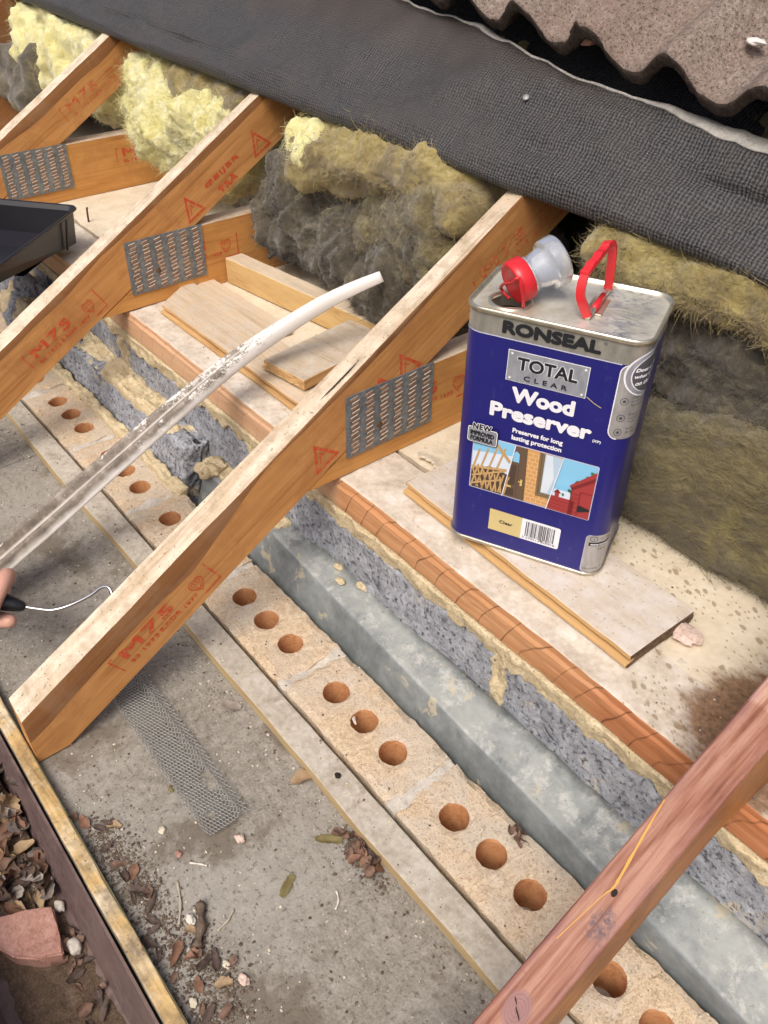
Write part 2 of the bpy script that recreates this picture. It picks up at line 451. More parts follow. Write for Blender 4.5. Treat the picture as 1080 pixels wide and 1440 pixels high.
def mk_plate():
    """wall plate: dusty white top, orange front with curved saw strokes across it, redder where wood preserver soaked in"""
    n = NT('wall_plate_front')
    v = n.obj()
    sx, sy, sz = n.sep(v)
    g = n.noise(n.map(v, (1.6, 26, 40)), 2.2, 5, 0.6, 0.6)
    col = n.ramp(g, [(0.34, (0.40, 0.185, 0.075)), (0.5, (0.50, 0.25, 0.115)), (0.66, (0.57, 0.315, 0.16))])
    # saw strokes: arcs, spaced by about 30 mm with wandering phase
    z1 = n.math('ADD', sz, 0.025)
    arc = n.math('MULTIPLY', n.math('MULTIPLY', z1, z1), -8.0)
    lean = n.math('ADD', n.math('MULTIPLY', sz, -0.22), arc)
    ph = n.math('ADD', n.math('ADD', sx, lean), n.math('MULTIPLY', n.noise(n.map(v, (1, 0, 0)), 16, 2), 0.05))
    fr = n.math('FRACT', n.math('MULTIPLY', ph, 27.0))
    d = n.math('ABSOLUTE', n.math('SUBTRACT', fr, 0.5))
    line = n.ramp(d, [(0.0, 1.0), (0.016, 0.8), (0.042, 0.0)])
    brk = n.ramp(n.noise(v, 30, 3), [(0.35, 0.35), (0.55, 1.0)])
    line = n.math('MULTIPLY', line, brk)
    col = n.mix(n.math('MULTIPLY', line, 0.8), col, (0.11, 0.045, 0.02))
    wet = n.ramp(n.math('ADD', sx, n.math('MULTIPLY', n.noise(n.map(v, (10, 3, 60)), 2.2, 4), 0.25)), [(0.50, 0.0), (0.62, 1.0)])
    col = n.mix(n.math('MULTIPLY', wet, 0.55), col, n.mix(1.0, col, (0.72, 0.40, 0.30), 'MULTIPLY'))
    dry = n.ramp(sx, [(0.0, 1.0), (0.02, 0.0)])       # object origin sits at the second truss: paler, drier timber beyond it
    col = n.mix(n.math('MULTIPLY', dry, 0.55), col, (0.62, 0.42, 0.27))
    h = n.math('SUBTRACT', n.math('MULTIPLY', g, 0.3), line)
    return n.done(col, 0.62, 0, n.bump(h, 0.3, 0.0006), 0.3)


M['plate_front'] = mk_plate()


def mk_dust(name, sp):
    """dusty white-grey surface of plate top and ceiling board, with preserver drips and the wet patch by the near truss"""
    n = NT(name)
    v = n.obj()
    sx, sy, sz = n.sep(v)
    a = n.noise(v, 24, 7, 0.66, 0.3)
    b = n.noise(v, 140, 4, 0.6)
    f = n.math('MULTIPLY_ADD', b, 0.35, n.math('MULTIPLY', a, 0.68))
    col = n.ramp(f, [(0.36, sp[0]), (0.52, sp[1]), (0.66, sp[2])])
    # drops: voronoi cells of two sizes, only where the sprayed area is (right-hand end of the bay)
    area = n.ramp(n.math('ADD', sx, n.math('MULTIPLY', sy, 0.45)), [(0.36, 0.0), (0.66, 1.0)])
    for sc, cut, amt in ((52, 0.24, 0.7), (120, 0.24, 0.65), (34, 0.20, 0.75)):
        vd = n.map(v, (1, 1.7, 0.0), (0, 0, 0.5))
        dist, cc = n.voro(vd, sc, flat=True)
        wob = n.math('MULTIPLY_ADD', n.noise(v, 170, 2), 0.2, dist)
        cr, cg, cb = n.sep(cc)
        pick = n.ramp(n.math('ADD', n.math('SUBTRACT', n.math('ADD', cr, n.math('MULTIPLY', area, 0.5)), 0.40), n.math('MULTIPLY_ADD', n.noise(v, 11, 3), 1.4, -0.68)), [(0.76, 0.0), (0.79, 1.0)])
        m = n.math('MULTIPLY', n.ramp(wob, [(cut + 0.03, 1.0), (cut + 0.14, 0.0)]), pick)
        m = n.math('MULTIPLY', m, n.ramp(area, [(0.05, 0.0), (0.2, 1.0)]))
        col = n.mix(n.math('MULTIPLY', m, amt), col, (0.25, 0.185, 0.105))
    # wet patch against the near truss
    dx = n.math('SUBTRACT', sx, 0.60)
    dy = n.math('MULTIPLY', n.math('SUBTRACT', sy, 0.255), 0.75)
    r2 = n.math('SQRT', n.math('ADD', n.math('MULTIPLY', dx, dx), n.math('MULTIPLY', dy, dy)))
    wob = n.math('MULTIPLY_ADD', n.noise(n.map(v, (14, 34, 14)), 1.6, 5, 0.7), 0.09, r2)
    wm = n.ramp(wob, [(0.105, 1.0), (0.135, 0.0)])
    wc = n.ramp(n.noise(v, 160, 5, 0.7), [(0.35, (0.10, 0.05, 0.025)), (0.65, (0.27, 0.155, 0.085))])
    col = n.mix(n.math('MULTIPLY', wm, 0.93), col, wc)
    rough = n.math('MULTIPLY_ADD', wm, -0.35, 0.88)
    return n.done(col, rough, 0, n.bump(f, 0.4, 0.001), 0.25)


M['plate_top'] = mk_dust('plate_top', ((0.42, 0.35, 0.27), (0.58, 0.51, 0.42), (0.69, 0.64, 0.57)))
M['ceiling'] = mk_dust('ceiling_sheet', ((0.56, 0.475, 0.35), (0.64, 0.56, 0.425), (0.69, 0.62, 0.495)))


def mk_felt():
    n = NT('sarking_felt')
    v = n.uv()
    sx, sy, sz = n.sep(v)
    w1 = n.noise(n.map(v, (1, 1, 1)), 45, 3, 0.6)
    w2 = n.noise(n.map(v, (1.0, 0.25, 1)), 240, 2, 0.5)
    w3 = n.noise(n.map(v, (0.3, 1.0, 1)), 240, 2, 0.5)
    u = n.math('ADD', sx, n.math('ADD', n.math('MULTIPLY', w1, 0.007), n.math('MULTIPLY', w2, 0.003)))
    t = n.math('ADD', sy, n.math('ADD', n.math('MULTIPLY', w1, 0.006), n.math('MULTIPLY', w3, 0.003)))
    cord = n.math('SINE', n.math('MULTIPLY', u, 2 * math.pi / 0.0050))
    weft = n.math('SINE', n.math('MULTIPLY', t, 2 * math.pi / 0.0040))
    h = n.math('ADD', n.math('MULTIPLY', cord, 0.62), n.math('MULTIPLY', weft, 0.36))
    fac = n.math('MULTIPLY_ADD', h, 0.44, 0.5, clamp=True)
    k = n.noise(v, 420, 3, 0.6)
    fac = n.math('ADD', fac, n.math('MULTIPLY_ADD', k, 1.3, -0.65))
    col = n.ramp(fac, [(0.15, (0.008, 0.008, 0.009)), (0.45, (0.036, 0.0355, 0.037)), (0.85, (0.090, 0.088, 0.088))])
    du = n.ramp(n.noise(v, 9, 6, 0.65, 0.3), [(0.42, 0.0), (0.65, 1.0)])
    col = n.mix(n.math('MULTIPLY', du, 0.3), col, (0.085, 0.07, 0.06))
    # browner, with a flatter weave, near the free edge
    edge = n.ramp(n.math('ADD', sy, n.math('MULTIPLY', w1, 0.06)), [(0.145, 0.0), (0.21, 1.0)])
    col = n.mix(n.math('MULTIPLY', edge, 0.65), col, (0.055, 0.041, 0.033))
    sp = n.ramp(n.noise(v, 330, 1, 0.5), [(0.77, 0.0), (0.80, 1.0)])
    col = n.mix(n.math('MULTIPLY', sp, 0.6), col, (0.34, 0.30, 0.26))
    hb = n.math('MULTIPLY', fac, n.math('SUBTRACT', 1.0, n.math('MULTIPLY', edge, 0.6)))
    return n.done(col, 0.55, 0, n.bump(hb, 0.75, 0.0016), 0.45)


M['felt'] = mk_felt()
M['felt_edge'] = stone('felt_torn_edge', [(0.25, 0.23, 0.2), (0.40, 0.38, 0.34), (0.52, 0.5, 0.46)], 120, bumps=0.5)


def mk_wool(name, cols, stretch=(1, 1, 1), dark=None, darkamt=0.6, dcut=0.5):
    n = NT(name)
    v = n.obj()
    a = n.noise(n.map(v, stretch), 16, 8, 0.72, 1.2)
    b = n.noise(n.map(v, stretch), 120, 5, 0.7, 0.8)
    f = n.math('MULTIPLY_ADD', b, 0.4, n.math('MULTIPLY', a, 0.62))
    k = len(cols) - 1
    col = n.ramp(f, [(0.36 + 0.33 * i / k, c) for i, c in enumerate(cols)])
    if dark is not None:
        dm = n.ramp(n.noise(v, 9, 6, 0.68, 0.6), [(dcut, 0.0), (dcut + 0.16, 1.0)])
        col = n.mix(n.math('MULTIPLY', dm, darkamt), col, dark)
    fb = n.noise(n.map(v, (1, 1, 2.2), (0.4, 0.3, 0.9)), 300, 4, 0.7, 2.5)
    return n.done(col, 1.0, 0, n.bump(n.math('MULTIPLY_ADD', fb, 0.5, f), 0.6, 0.003), 0.0, **{'Sheen Weight': 0.35, 'Sheen Roughness': 0.6})


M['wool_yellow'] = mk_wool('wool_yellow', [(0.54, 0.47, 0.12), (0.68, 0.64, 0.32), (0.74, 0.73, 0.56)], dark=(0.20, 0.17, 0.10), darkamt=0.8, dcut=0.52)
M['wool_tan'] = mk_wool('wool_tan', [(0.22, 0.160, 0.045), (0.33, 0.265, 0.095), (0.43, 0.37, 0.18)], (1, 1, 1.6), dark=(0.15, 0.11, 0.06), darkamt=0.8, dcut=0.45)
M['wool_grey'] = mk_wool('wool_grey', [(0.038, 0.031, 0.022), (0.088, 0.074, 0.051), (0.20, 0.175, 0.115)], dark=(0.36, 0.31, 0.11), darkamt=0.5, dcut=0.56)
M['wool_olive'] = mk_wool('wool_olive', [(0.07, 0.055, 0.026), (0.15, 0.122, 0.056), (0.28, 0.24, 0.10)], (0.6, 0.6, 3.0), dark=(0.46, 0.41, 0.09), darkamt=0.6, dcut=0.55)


def mk_plastic_trim():
    """long white plastic strip, filthy with moss and silt along most of its length, cleaner at the far tip"""
    n = NT('dirty_white_plastic')
    v = n.uv()
    sx, sy, sz = n.sep(v)          # sx across (0..1), sy along in metres from the tip
    ob = n.obj()
    a = n.noise(n.map(ob, (1, 0.35, 1)), 55, 7, 0.72, 0.4)
    b = n.noise(ob, 330, 3, 0.6)
    f = n.math('MULTIPLY_ADD', b, 0.35, n.math('MULTIPLY', a, 0.75))
    along = n.ramp(sy, [(0.10, 0.0), (0.50, 1.0)])
    th = n.math('SUBTRACT', f, n.math('MULTIPLY_ADD', along, -0.27, 0.66))
    band = n.ramp(n.math('ABSOLUTE', n.math('SUBTRACT', sx, 0.40)), [(0.05, 0.14), (0.3, -0.0), (0.42, -0.0)])
    th = n.math('ADD', th, n.math('MULTIPLY', n.math('MULTIPLY', band, along), 1.0))
    m = n.ramp(th, [(0.0, 0.0), (0.09, 1.0)])
    clean = n.ramp(n.math('MULTIPLY_ADD', n.noise(ob, 40, 4), 0.16, sx), [(0.12, 0.15), (0.22, 1.0)])
    m = n.math('MULTIPLY', m, clean)
    mid_ = n.ramp(n.math('ABSOLUTE', n.math('SUBTRACT', sx, 0.52)), [(0.02, 0.55), (0.05, 1.0)])
    m = n.math('MULTIPLY', m, mid_)
    dcol = n.ramp(n.noise(ob, 60, 5, 0.7), [(0.35, (0.08, 0.058, 0.040)), (0.55, (0.20, 0.16, 0.12)), (0.72, (0.38, 0.33, 0.27))])
    col = n.mix(n.math('MULTIPLY', m, 0.9), (0.74, 0.71, 0.66), dcol)
    return n.done(col, n.math('MULTIPLY_ADD', m, 0.4, 0.35), 0, n.bump(f, 0.3, 0.001), 0.4)


M['trim'] = mk_plastic_trim()


def mk_can_blue():
    n = NT('can_blue_print')
    v = n.obj()
    sc = n.ramp(n.noise(n.map(v, (1, 1, 0.25)), 260, 4, 0.7), [(0.68, 0.0), (0.76, 1.0)])
    base = n.mix(n.noise(v, 12, 4), (0.012, 0.011, 0.135), (0.020, 0.019, 0.185))
    col = n.mix(n.math('MULTIPLY', sc, 0.5), base, (0.30, 0.29, 0.42))
    sc2 = n.ramp(n.noise(n.map(v, (1, 1, 0.5)), 75, 7, 0.78), [(0.60, 0.0), (0.72, 1.0)])
    col = n.mix(n.math('MULTIPLY', sc2, 0.22), col, (0.22, 0.21, 0.30))
    return n.done(col, n.math('MULTIPLY_ADD', n.noise(v, 30, 4), 0.25, 0.2), 0.0, n.bump(n.noise(v, 14, 3), 0.12, 0.003), 0.5)


def mk_can_silver(name, c=(0.44, 0.43, 0.39), met=0.55, ro=0.38):
    n = NT(name)
    v = n.obj()
    f = n.noise(n.map(v, (1, 1, 0.4)), 90, 5, 0.65)
    col = n.ramp(f, [(0.35, tuple(x * 0.8 for x in c)), (0.65, tuple(x * 1.15 for x in c))])
    return n.done(col, ro, met, n.bump(n.noise(v, 18, 3), 0.1, 0.002), 0.5)


def mk_can_lid():
    n = NT('can_lid_metal')
    v = n.obj()
    a = n.noise(v, 26, 7, 0.7, 0.5)
    col = n.ramp(a, [(0.34, (0.50, 0.47, 0.38)), (0.55, (0.66, 0.64, 0.56)), (0.7, (0.76, 0.75, 0.70))])
    sx, sy, sz = n.sep(v)
    dx = n.math('SUBTRACT', sx, 0.055)
    blob = n.math('MULTIPLY_ADD', n.noise(v, 34, 7, 0.75, 0.4), 0.09, n.math('ABSOLUTE', dx))
    bm_ = n.ramp(blob, [(0.05, 1.0), (0.075, 0.0)])
    spl = n.math('MULTIPLY', bm_, n.ramp(n.noise(n.map(v, (1, 2, 1)), 48, 6, 0.72, 1.0), [(0.45, 0.0), (0.58, 1.0)]))
    col = n.mix(n.math('MULTIPLY', spl, 0.75), col, (0.14, 0.16, 0.22))
    rustd = n.math('SQRT', n.math('ADD', n.math('MULTIPLY', n.math('ADD', sx, 0.054), n.math('ADD', sx, 0.054)),
                                   n.math('MULTIPLY', n.math('ADD', sy, 0.026), n.math('ADD', sy, 0.026))))
    rm = n.ramp(n.math('MULTIPLY_ADD', n.noise(v, 90, 5, 0.7), 0.05, rustd), [(0.045, 0.8), (0.065, 0.0)])
    col = n.mix(n.math('MULTIPLY', rm, 0.6), col, (0.36, 0.27, 0.13))
    return n.done(col, 0.42, 0.45, n.bump(n.noise(v, 16, 3), 0.25, 0.004), 0.5)


M['can_blue'] = mk_can_blue()
M['can_silver'] = mk_can_silver('can_silver_band', (0.42, 0.40, 0.36))
M['can_rim'] = mk_can_silver('can_rim_metal', (0.60, 0.56, 0.45), 0.8, 0.3)
M['can_lid'] = mk_can_lid()
M['p_silver'] = mk_can_silver('print_silver', (0.46, 0.45, 0.44), 0.45, 0.4)
M['p_plate'] = mk_can_silver('print_plate_silver', (0.46, 0.48, 0.55), 0.5, 0.35)
for nm, c in dict(p_black=(0.018, 0.018, 0.022), p_white=(0.80, 0.80, 0.84), p_grey=(0.085, 0.085, 0.10), p_lilac=(0.52, 0.52, 0.66), p_yellow=(0.62, 0.50, 0.23),
                  p_sky=(0.24, 0.55, 0.78), p_paleblue=(0.66, 0.74, 0.86), p_tan=(0.52, 0.33, 0.14), p_brown=(0.13, 0.085, 0.055), p_dkbrown=(0.08, 0.05, 0.035),
                  p_brick=(0.62, 0.33, 0.115), p_brickline=(0.78, 0.55, 0.30), p_glass=(0.45, 0.58, 0.70), p_curtain=(0.66, 0.73, 0.80), p_frame=(0.20, 0.14, 0.075),
                  p_red=(0.36, 0.045, 0.045), p_dkred=(0.20, 0.022, 0.026), p_green=(0.045, 0.20, 0.08), p_gold=(0.66, 0.48, 0.16)).items():
    M[nm] = plain(nm, c, 0.42, 0, 0.4)

# nail-plate steel
M['nail_plate'] = stone('nail_plate_steel', [(0.13, 0.142, 0.148), (0.20, 0.215, 0.222), (0.31, 0.33, 0.335)], 40, bumps=0.2, rough=0.5, metal=0.35)
M['slot_edge'] = plain('slot_edge_steel', (0.50, 0.45, 0.38), 0.5, 0.2)  # pale cream paints in the light caught on the punched edges
M['slot_hole'] = stone('slot_hole', [(0.14, 0.06, 0.03), (0.36, 0.19, 0.10), (0.58, 0.42, 0.27)], 250, bumps=0.3)  # rust with cream mixed in for light caught at the slots

# ------------------------------------------------------------------ geometry helpers


def mesh_from(name, V, F, mats, mi=None, smooth=False, uv=None):
    me = bpy.data.meshes.new(name)
    me.from_pydata([tuple(v) for v in V], [], F)
    for m in (mats if isinstance(mats, (list, tuple)) else [mats]):
        me.materials.append(m)
    if mi is not None:
        me.polygons.foreach_set('material_index', mi)
    if smooth:
        me.polygons.foreach_set('use_smooth', [True] * len(me.polygons))
    if uv is not None:
        l = me.uv_layers.new(name='UVMap')
        for p in me.polygons:
            for li in p.loop_indices:
                l.data[li].uv = uv[me.loops[li].vertex_index]
    me.update()
    return me


def link(name, me, parent=None, loc=(0, 0, 0), rot=(0, 0, 0)):
    o = bpy.data.objects.new(name, me)
    COL.objects.link(o)
    o.location = loc
    o.rotation_euler = rot
    if parent is not None:
        o.parent = parent
    return o


BASE = {}


def thing(name, label, cat, loc=(0, 0, 0), rotz=0.0, group=None, kind=None):
    o = bpy.data.objects.new(name, None)
    o.empty_display_size = 0.05
    COL.objects.link(o)
    o.location = loc
    o.rotation_euler = (0, 0, rotz)
    tag(o, label, cat, group, kind)
    BASE[o.name] = Vector(loc)
    return o


def tag(o, label=None, cat=None, group=None, kind=None):
    if label:
        o['label'] = label
    if cat:
        o['category'] = cat
    if group:
        o['group'] = group
    if kind:
        o['kind'] = kind
    return o


def part(name, V, F, mats, parent, mi=None, smooth=False, uv=None, local=False, root=None):
    """one mesh object; vertices in world coordinates unless local"""
    if not local:
        b = BASE[(root or parent).name]
        V = [Vector(v) - b for v in V]
    o = link(name, mesh_from(name, V, F, mats, mi, smooth, uv), parent)
    return o


def solo(name, V, F, mats, label, cat, mi=None, smooth=False, uv=None, group=None, kind=None, base=None):
    """a thing that is one mesh: origin moved to its base"""
    V = [Vector(v) for v in V]
    if base is None:
        n = len(V)
        base = Vector((sum(v.x for v in V) / n, sum(v.y for v in V) / n, min(v.z for v in V)))
    base = Vector(base)
    o = link(name, mesh_from(name, [v - base for v in V], F, mats, mi, smooth, uv), None, base)
    tag(o, label, cat, group, kind)
    return o


def lines(a, b, n, bev):
    L = [a, a + bev * 0.45, a + bev] if bev > 0 else [a]
    lo, hi = a + bev, b - bev
    for i in range(1, n):
        L.append(lo + (hi - lo) * i / n)
    L += [b - bev, b - bev * 0.45, b] if bev > 0 else [b]
    return L


def gridbox(x0, x1, y0, y1, z0, z1, n=(4, 2, 2), bev=0.002, amp=0.0, freq=30, seed=0.0, fn=None, octs=4):
    """subdivided rounded box with noise on it: returns V, F, normal axis per face"""
    X, Y, Z = lines(x0, x1, n[0], bev), lines(y0, y1, n[1], bev), lines(z0, z1, n[2], bev)
    idx, V, F, A = {}, [], [], []
    lo, hi = Vector((x0 + bev, y0 + bev, z0 + bev)), Vector((x1 - bev, y1 - bev, z1 - bev))

    def vid(i, j, k):
        key = (i, j, k)
        if key not in idx:
            p = Vector((X[i], Y[j], Z[k]))
            q = Vector((min(max(p.x, lo.x), hi.x), min(max(p.y, lo.y), hi.y), min(max(p.z, lo.z), hi.z)))
            d = p - q
            if bev > 0 and d.length > 1e-9:
                d = d.normalized()
                p = q + d * bev
            if amp:
                c = Vector(((x0 + x1) / 2, (y0 + y1) / 2, (z0 + z1) / 2))
                nrm = d if d.length > 0.5 else (p - c).normalized()
                t = mn.fractal(p * freq + Vector((seed, seed * 1.7, seed * 0.3)), 0.9, 2.1, octs)
                p = p + nrm * (t * amp)
            if fn:
                p = fn(p)
            idx[key] = len(V)
            V.append(p)
        return idx[key]
    nx, ny, nz = len(X) - 1, len(Y) - 1, len(Z) - 1
    for i in range(nx):
        for j in range(ny):
            F.append((vid(i, j, 0), vid(i, j + 1, 0), vid(i + 1, j + 1, 0), vid(i + 1, j, 0))); A.append('-z')
            F.append((vid(i, j, nz), vid(i + 1, j, nz), vid(i + 1, j + 1, nz), vid(i, j + 1, nz))); A.append('+z')
    for i in range(nx):
        for k in range(nz):
            F.append((vid(i, 0, k), vid(i + 1, 0, k), vid(i + 1, 0, k + 1), vid(i, 0, k + 1))); A.append('-y')
            F.append((vid(i, ny, k), vid(i, ny, k + 1), vid(i + 1, ny, k + 1), vid(i + 1, ny, k))); A.append('+y')
    for j in range(ny):
        for k in range(nz):
            F.append((vid(0, j, k), vid(0, j, k + 1), vid(0, j + 1, k + 1), vid(0, j + 1, k))); A.append('-x')
            F.append((vid(nx, j, k), vid(nx, j + 1, k), vid(nx, j + 1, k + 1), vid(nx, j, k + 1))); A.append('+x')
    return V, F, A


def tube(pts, r, seg=10, caps=True):
    """pts: list of points; r: float or list"""
    pts = [Vector(p) for p in pts]
    n = len(pts)
    rs = r if isinstance(r, (list, tuple)) else [r] * n
    V, F = [], []
    t0 = (pts[1] - pts[0]).normalized()
    ref = Vector((0, 0, 1)) if abs(t0.z) < 0.9 else Vector((1, 0, 0))
    a = t0.cross(ref).normalized()
    for i, p in enumerate(pts):
        t = (pts[min(i + 1, n - 1)] - pts[max(i - 1, 0)]).normalized()
        a = (a - t * a.dot(t)).normalized()
        b = t.cross(a)
        for k in range(seg):
            an = 2 * math.pi * k / seg
            V.append(p + (a * math.cos(an) + b * math.sin(an)) * rs[i])
    for i in range(n - 1):
        for k in range(seg):
            k2 = (k + 1) % seg
            F.append((i * seg + k, i * seg + k2, (i + 1) * seg + k2, (i + 1) * seg + k))
    if caps:
        F.append(tuple(range(seg - 1, -1, -1)))
        F.append(tuple((n - 1) * seg + k for k in range(seg)))
    return V, F


def smooth_path(pts, n):
    """Catmull-Rom through pts"""
    P = [Vector(p) for p in pts]
    out = []
    m = len(P) - 1
    for i in range(n):
        s = i / (n - 1) * m
        k = min(int(s), m - 1)
        t = s - k
        p0, p1, p2, p3 = P[max(k - 1, 0)], P[k], P[k + 1], P[min(k + 2, m)]
        out.append(0.5 * ((2 * p1) + (p2 - p0) * t + (2 * p0 - 5 * p1 + 4 * p2 - p3) * t * t + (3 * p1 - p0 - 3 * p2 + p3) * t ** 3))
    return out


def lathe(prof, axis_o, axis_d, seg=28, cap0=False, cap1=False):
    """prof: list of (distance along axis, radius)"""
    d = Vector(axis_d).normalized()
    ref = Vector((0, 0, 1)) if abs(d.z) < 0.9 else Vector((1, 0, 0))
    a = d.cross(ref).normalized()
    b = d.cross(a)
    V, F = [], []
    for (h, r) in prof:
        for k in range(seg):
            an = 2 * math.pi * k / seg
            V.append(Vector(axis_o) + d * h + (a * math.cos(an) + b * math.sin(an)) * r)
    for i in range(len(prof) - 1):
        for k in range(seg):
            k2 = (k + 1) % seg
            F.append((i * seg + k, (i + 1) * seg + k, (i + 1) * seg + k2, i * seg + k2))
    if cap0:
        F.append(tuple(range(seg)))
    if cap1:
        F.append(tuple((len(prof) - 1) * seg + k for k in range(seg - 1, -1, -1)))
    return V, F


def pebble(c, r, seed, squash=(1, 1, 1), sub=2, amp=0.3):
    bm = bmesh.new()
    bmesh.ops.create_icosphere(bm, subdivisions=sub, radius=1.0)
    V = []
    for v in bm.verts:
        p = v.co.copy()
        t = mn.noise(p * 1.3 + Vector((seed * 3.1, seed, -seed))) * amp + mn.noise(p * 3.1 + Vector((seed, 0, seed * 2))) * amp * 0.4
        p = p * (1 + t)
        V.append(Vector((c[0] + p.x * r * squash[0], c[1] + p.y * r * squash[1], c[2] + p.z * r * squash[2])))
    F = [tuple(v.index for v in f.verts) for f in bm.faces]
    bm.free()
    return V, F


TXT = {}


def text_mesh(s, bold=0.0, spacing=1.0, shear=0.0):
    key = (s, bold, spacing, shear)
    if key not in TXT:
        cu = bpy.data.curves.new('lettering', 'FONT')
        cu.body = s
        cu.size = 1.0
        cu.offset = bold
        cu.space_character = spacing
        cu.shear = shear
        cu.resolution_u = 3
        ob = bpy.data.objects.new('lettering', cu)
        COL.objects.link(ob)
        dg = bpy.context.evaluated_depsgraph_get()
        dg.update()
        me = bpy.data.meshes.new_from_object(ob.evaluated_get(dg))
        V = [(v.co.x, v.co.y) for v in me.vertices]
        F = [tuple(p.vertices) for p in me.polygons]
        bpy.data.objects.remove(ob)
        bpy.data.curves.remove(cu)
        bpy.data.meshes.remove(me)
        TXT[key] = (V, F)
    return TXT[key]


def text_fit(s, box, bold=0.0, spacing=1.0, shear=0.0):
    """text scaled into the box (u0, v0, u1, v1): 2D verts and faces; bold = stroke growth as a share of the height"""
    if bold > 0:
        g_ = bold * (box[3] - box[1])
        inner = (box[0] + g_, box[1] + g_, box[2] - g_, box[3] - g_)
        V0, F0 = text_fit(s, inner, 0.0, spacing, shear)
        V, F = [(u, v, 0.0) for u, v in V0], list(F0)
        for k in range(10):
            a = k * math.tau / 10
            o_ = len(V)
            V += [(u + g_ * math.cos(a), v + g_ * math.sin(a), 0.1 + 0.07 * k) for u, v in V0]
            F += [tuple(i + o_ for i in f) for f in F0]
        return V, F
    V, F = text_mesh(s, 0.0, spacing, shear)
    xs, ys = [v[0] for v in V], [v[1] for v in V]
    u0, v0, u1, v1 = box
    ax, bx = min(xs), max(xs)
    ay, by = min(ys), max(ys)
    return [(u0 + (x - ax) / (bx - ax) * (u1 - u0), v0 + (y - ay) / (by - ay) * (v1 - v0)) for x, y in V], F


def stroke(pts, w, closed=False):
    """2D polyline as a ribbon of width w"""
    P = [Vector((p[0], p[1])) for p in pts]
    n = len(P)
    V, F = [], []
    for i, p in enumerate(P):
        if closed:
            a, b = P[i - 1], P[(i + 1) % n]
        else:
            a, b = P[max(i - 1, 0)], P[min(i + 1, n - 1)]
        d1 = (p - a).normalized() if (p - a).length > 1e-9 else (b - p).normalized()
        d2 = (b - p).normalized() if (b - p).length > 1e-9 else d1
        t = (d1 + d2)
        t = t.normalized() if t.length > 1e-6 else d1
        nn = Vector((-t.y, t.x))
        k = max(0.4, nn.dot(Vector((-d1.y, d1.x))))
        V += [tuple(p + nn * (w / 2 / k)), tuple(p - nn * (w / 2 / k))]
    m = n if closed else n - 1
    for i in range(m):
        j = (i + 1) % n
        F.append((2 * i, 2 * i + 1, 2 * j + 1, 2 * j))
    return V, F


def merge(*vf):
    V, F = [], []
    for v, f in vf:
        o = len(V)
        V += list(v)
        F += [tuple(i + o for i in q) for q in f]
    return V, F


def nz(p, s=0.0, H=0.9, octs=4):
    return mn.fractal(Vector(p) + Vector((s, s * 1.3, s * 0.7)), H, 2.1, octs)


# ------------------------------------------------------------------ ground, house wall below
gv = [(-60, -60, -2.5), (60, -60, -2.5), (60, 60, -2.5), (-60, 60, -2.5)]
g = link('ground', mesh_from('ground', gv, [(0, 1, 2, 3)], M['ground']))
tag(g, 'bare ground far below the eaves', None, None, 'structure')
V, F, A = gridbox(-3.0, 2.6, 0.002, 0.30, -2.5, -0.078, (1, 1, 1), 0.0)
o = link('wall', mesh_from('wall', V, F, M['outer_wall']))
tag(o, 'house wall below the open eaves', None, None, 'structure')

# ------------------------------------------------------------------ soffit boards
SZ = -0.020
root = thing('soffit', 'grey cement soffit boards lying under the rafter feet', 'soffit', (0, -0.15, SZ))
for (xa, xb, sd_) in ((-2.6, -0.6172, 1.0), (-0.6152, 2.2, 2.0)):
    V, F, A = gridbox(xa, xb, -0.2885, -0.0005, SZ - 0.006, SZ, (60, 16, 1), 0.0008, 0.0, 20)
    V = [v + Vector((0, 0, 0.0007 * nz(v * 9, sd_) if v.z > SZ - 0.002 else 0)) for v in V]
    part('board', V, F, M['soffit'], root, smooth=True)

# timber strip along the bricks
V, F, A = gridbox(-2.6, 2.2, -0.0425, -0.0052, SZ + 0.0012, 0.0, (160, 4, 2), 0.0016, 0.0)
V = [v + Vector((0, 0.004 * nz((v.x * 3, 0, 5)) + 0.0007 * nz((v.x * 60, 2, v.z * 40)) if v.y < -0.03 else 0.0008 * nz((v.x * 30, 9, 0)), 0.0008 * nz((v.x * 12, v.y * 30, 3)))) for v in V]
V = [v if v.z > SZ + 0.0012 else Vector((v.x, v.y, SZ + 0.0012)) for v in V]
solo('timber_strip', V, F, [M['batten_top'], M['batten_side']], 'long pale timber strip running beside the row of holed bricks', 'batten',
     mi=[0 if a == '+z' else 1 for a in A], smooth=False)

# ------------------------------------------------------------------ fascia and gutter


def fasc(p):
    w = 0.0025 * nz((p.x * 5, 1, 2)) + 0.0008 * nz((p.x * 70, p.z * 30, 2))
    return Vector((p.x, p.y + (w if p.y > -0.300 else 0.6 * w), p.z + 0.0012 * nz((p.x * 40, p.y * 90, 0)) if p.z > -0.02 else p.z))


V, F, A = gridbox(-2.6, 2.2, -0.3075, -0.2905, -0.19, -0.003, (200, 4, 3), 0.002, 0.0, fn=fasc)
solo('fascia_board', V, F, [M['fascia_top'], M['fascia_side']], 'weathered yellowish fascia board edge between gutter and soffit', 'fascia',
     mi=[0 if a == '+z' else 1 for a in A])

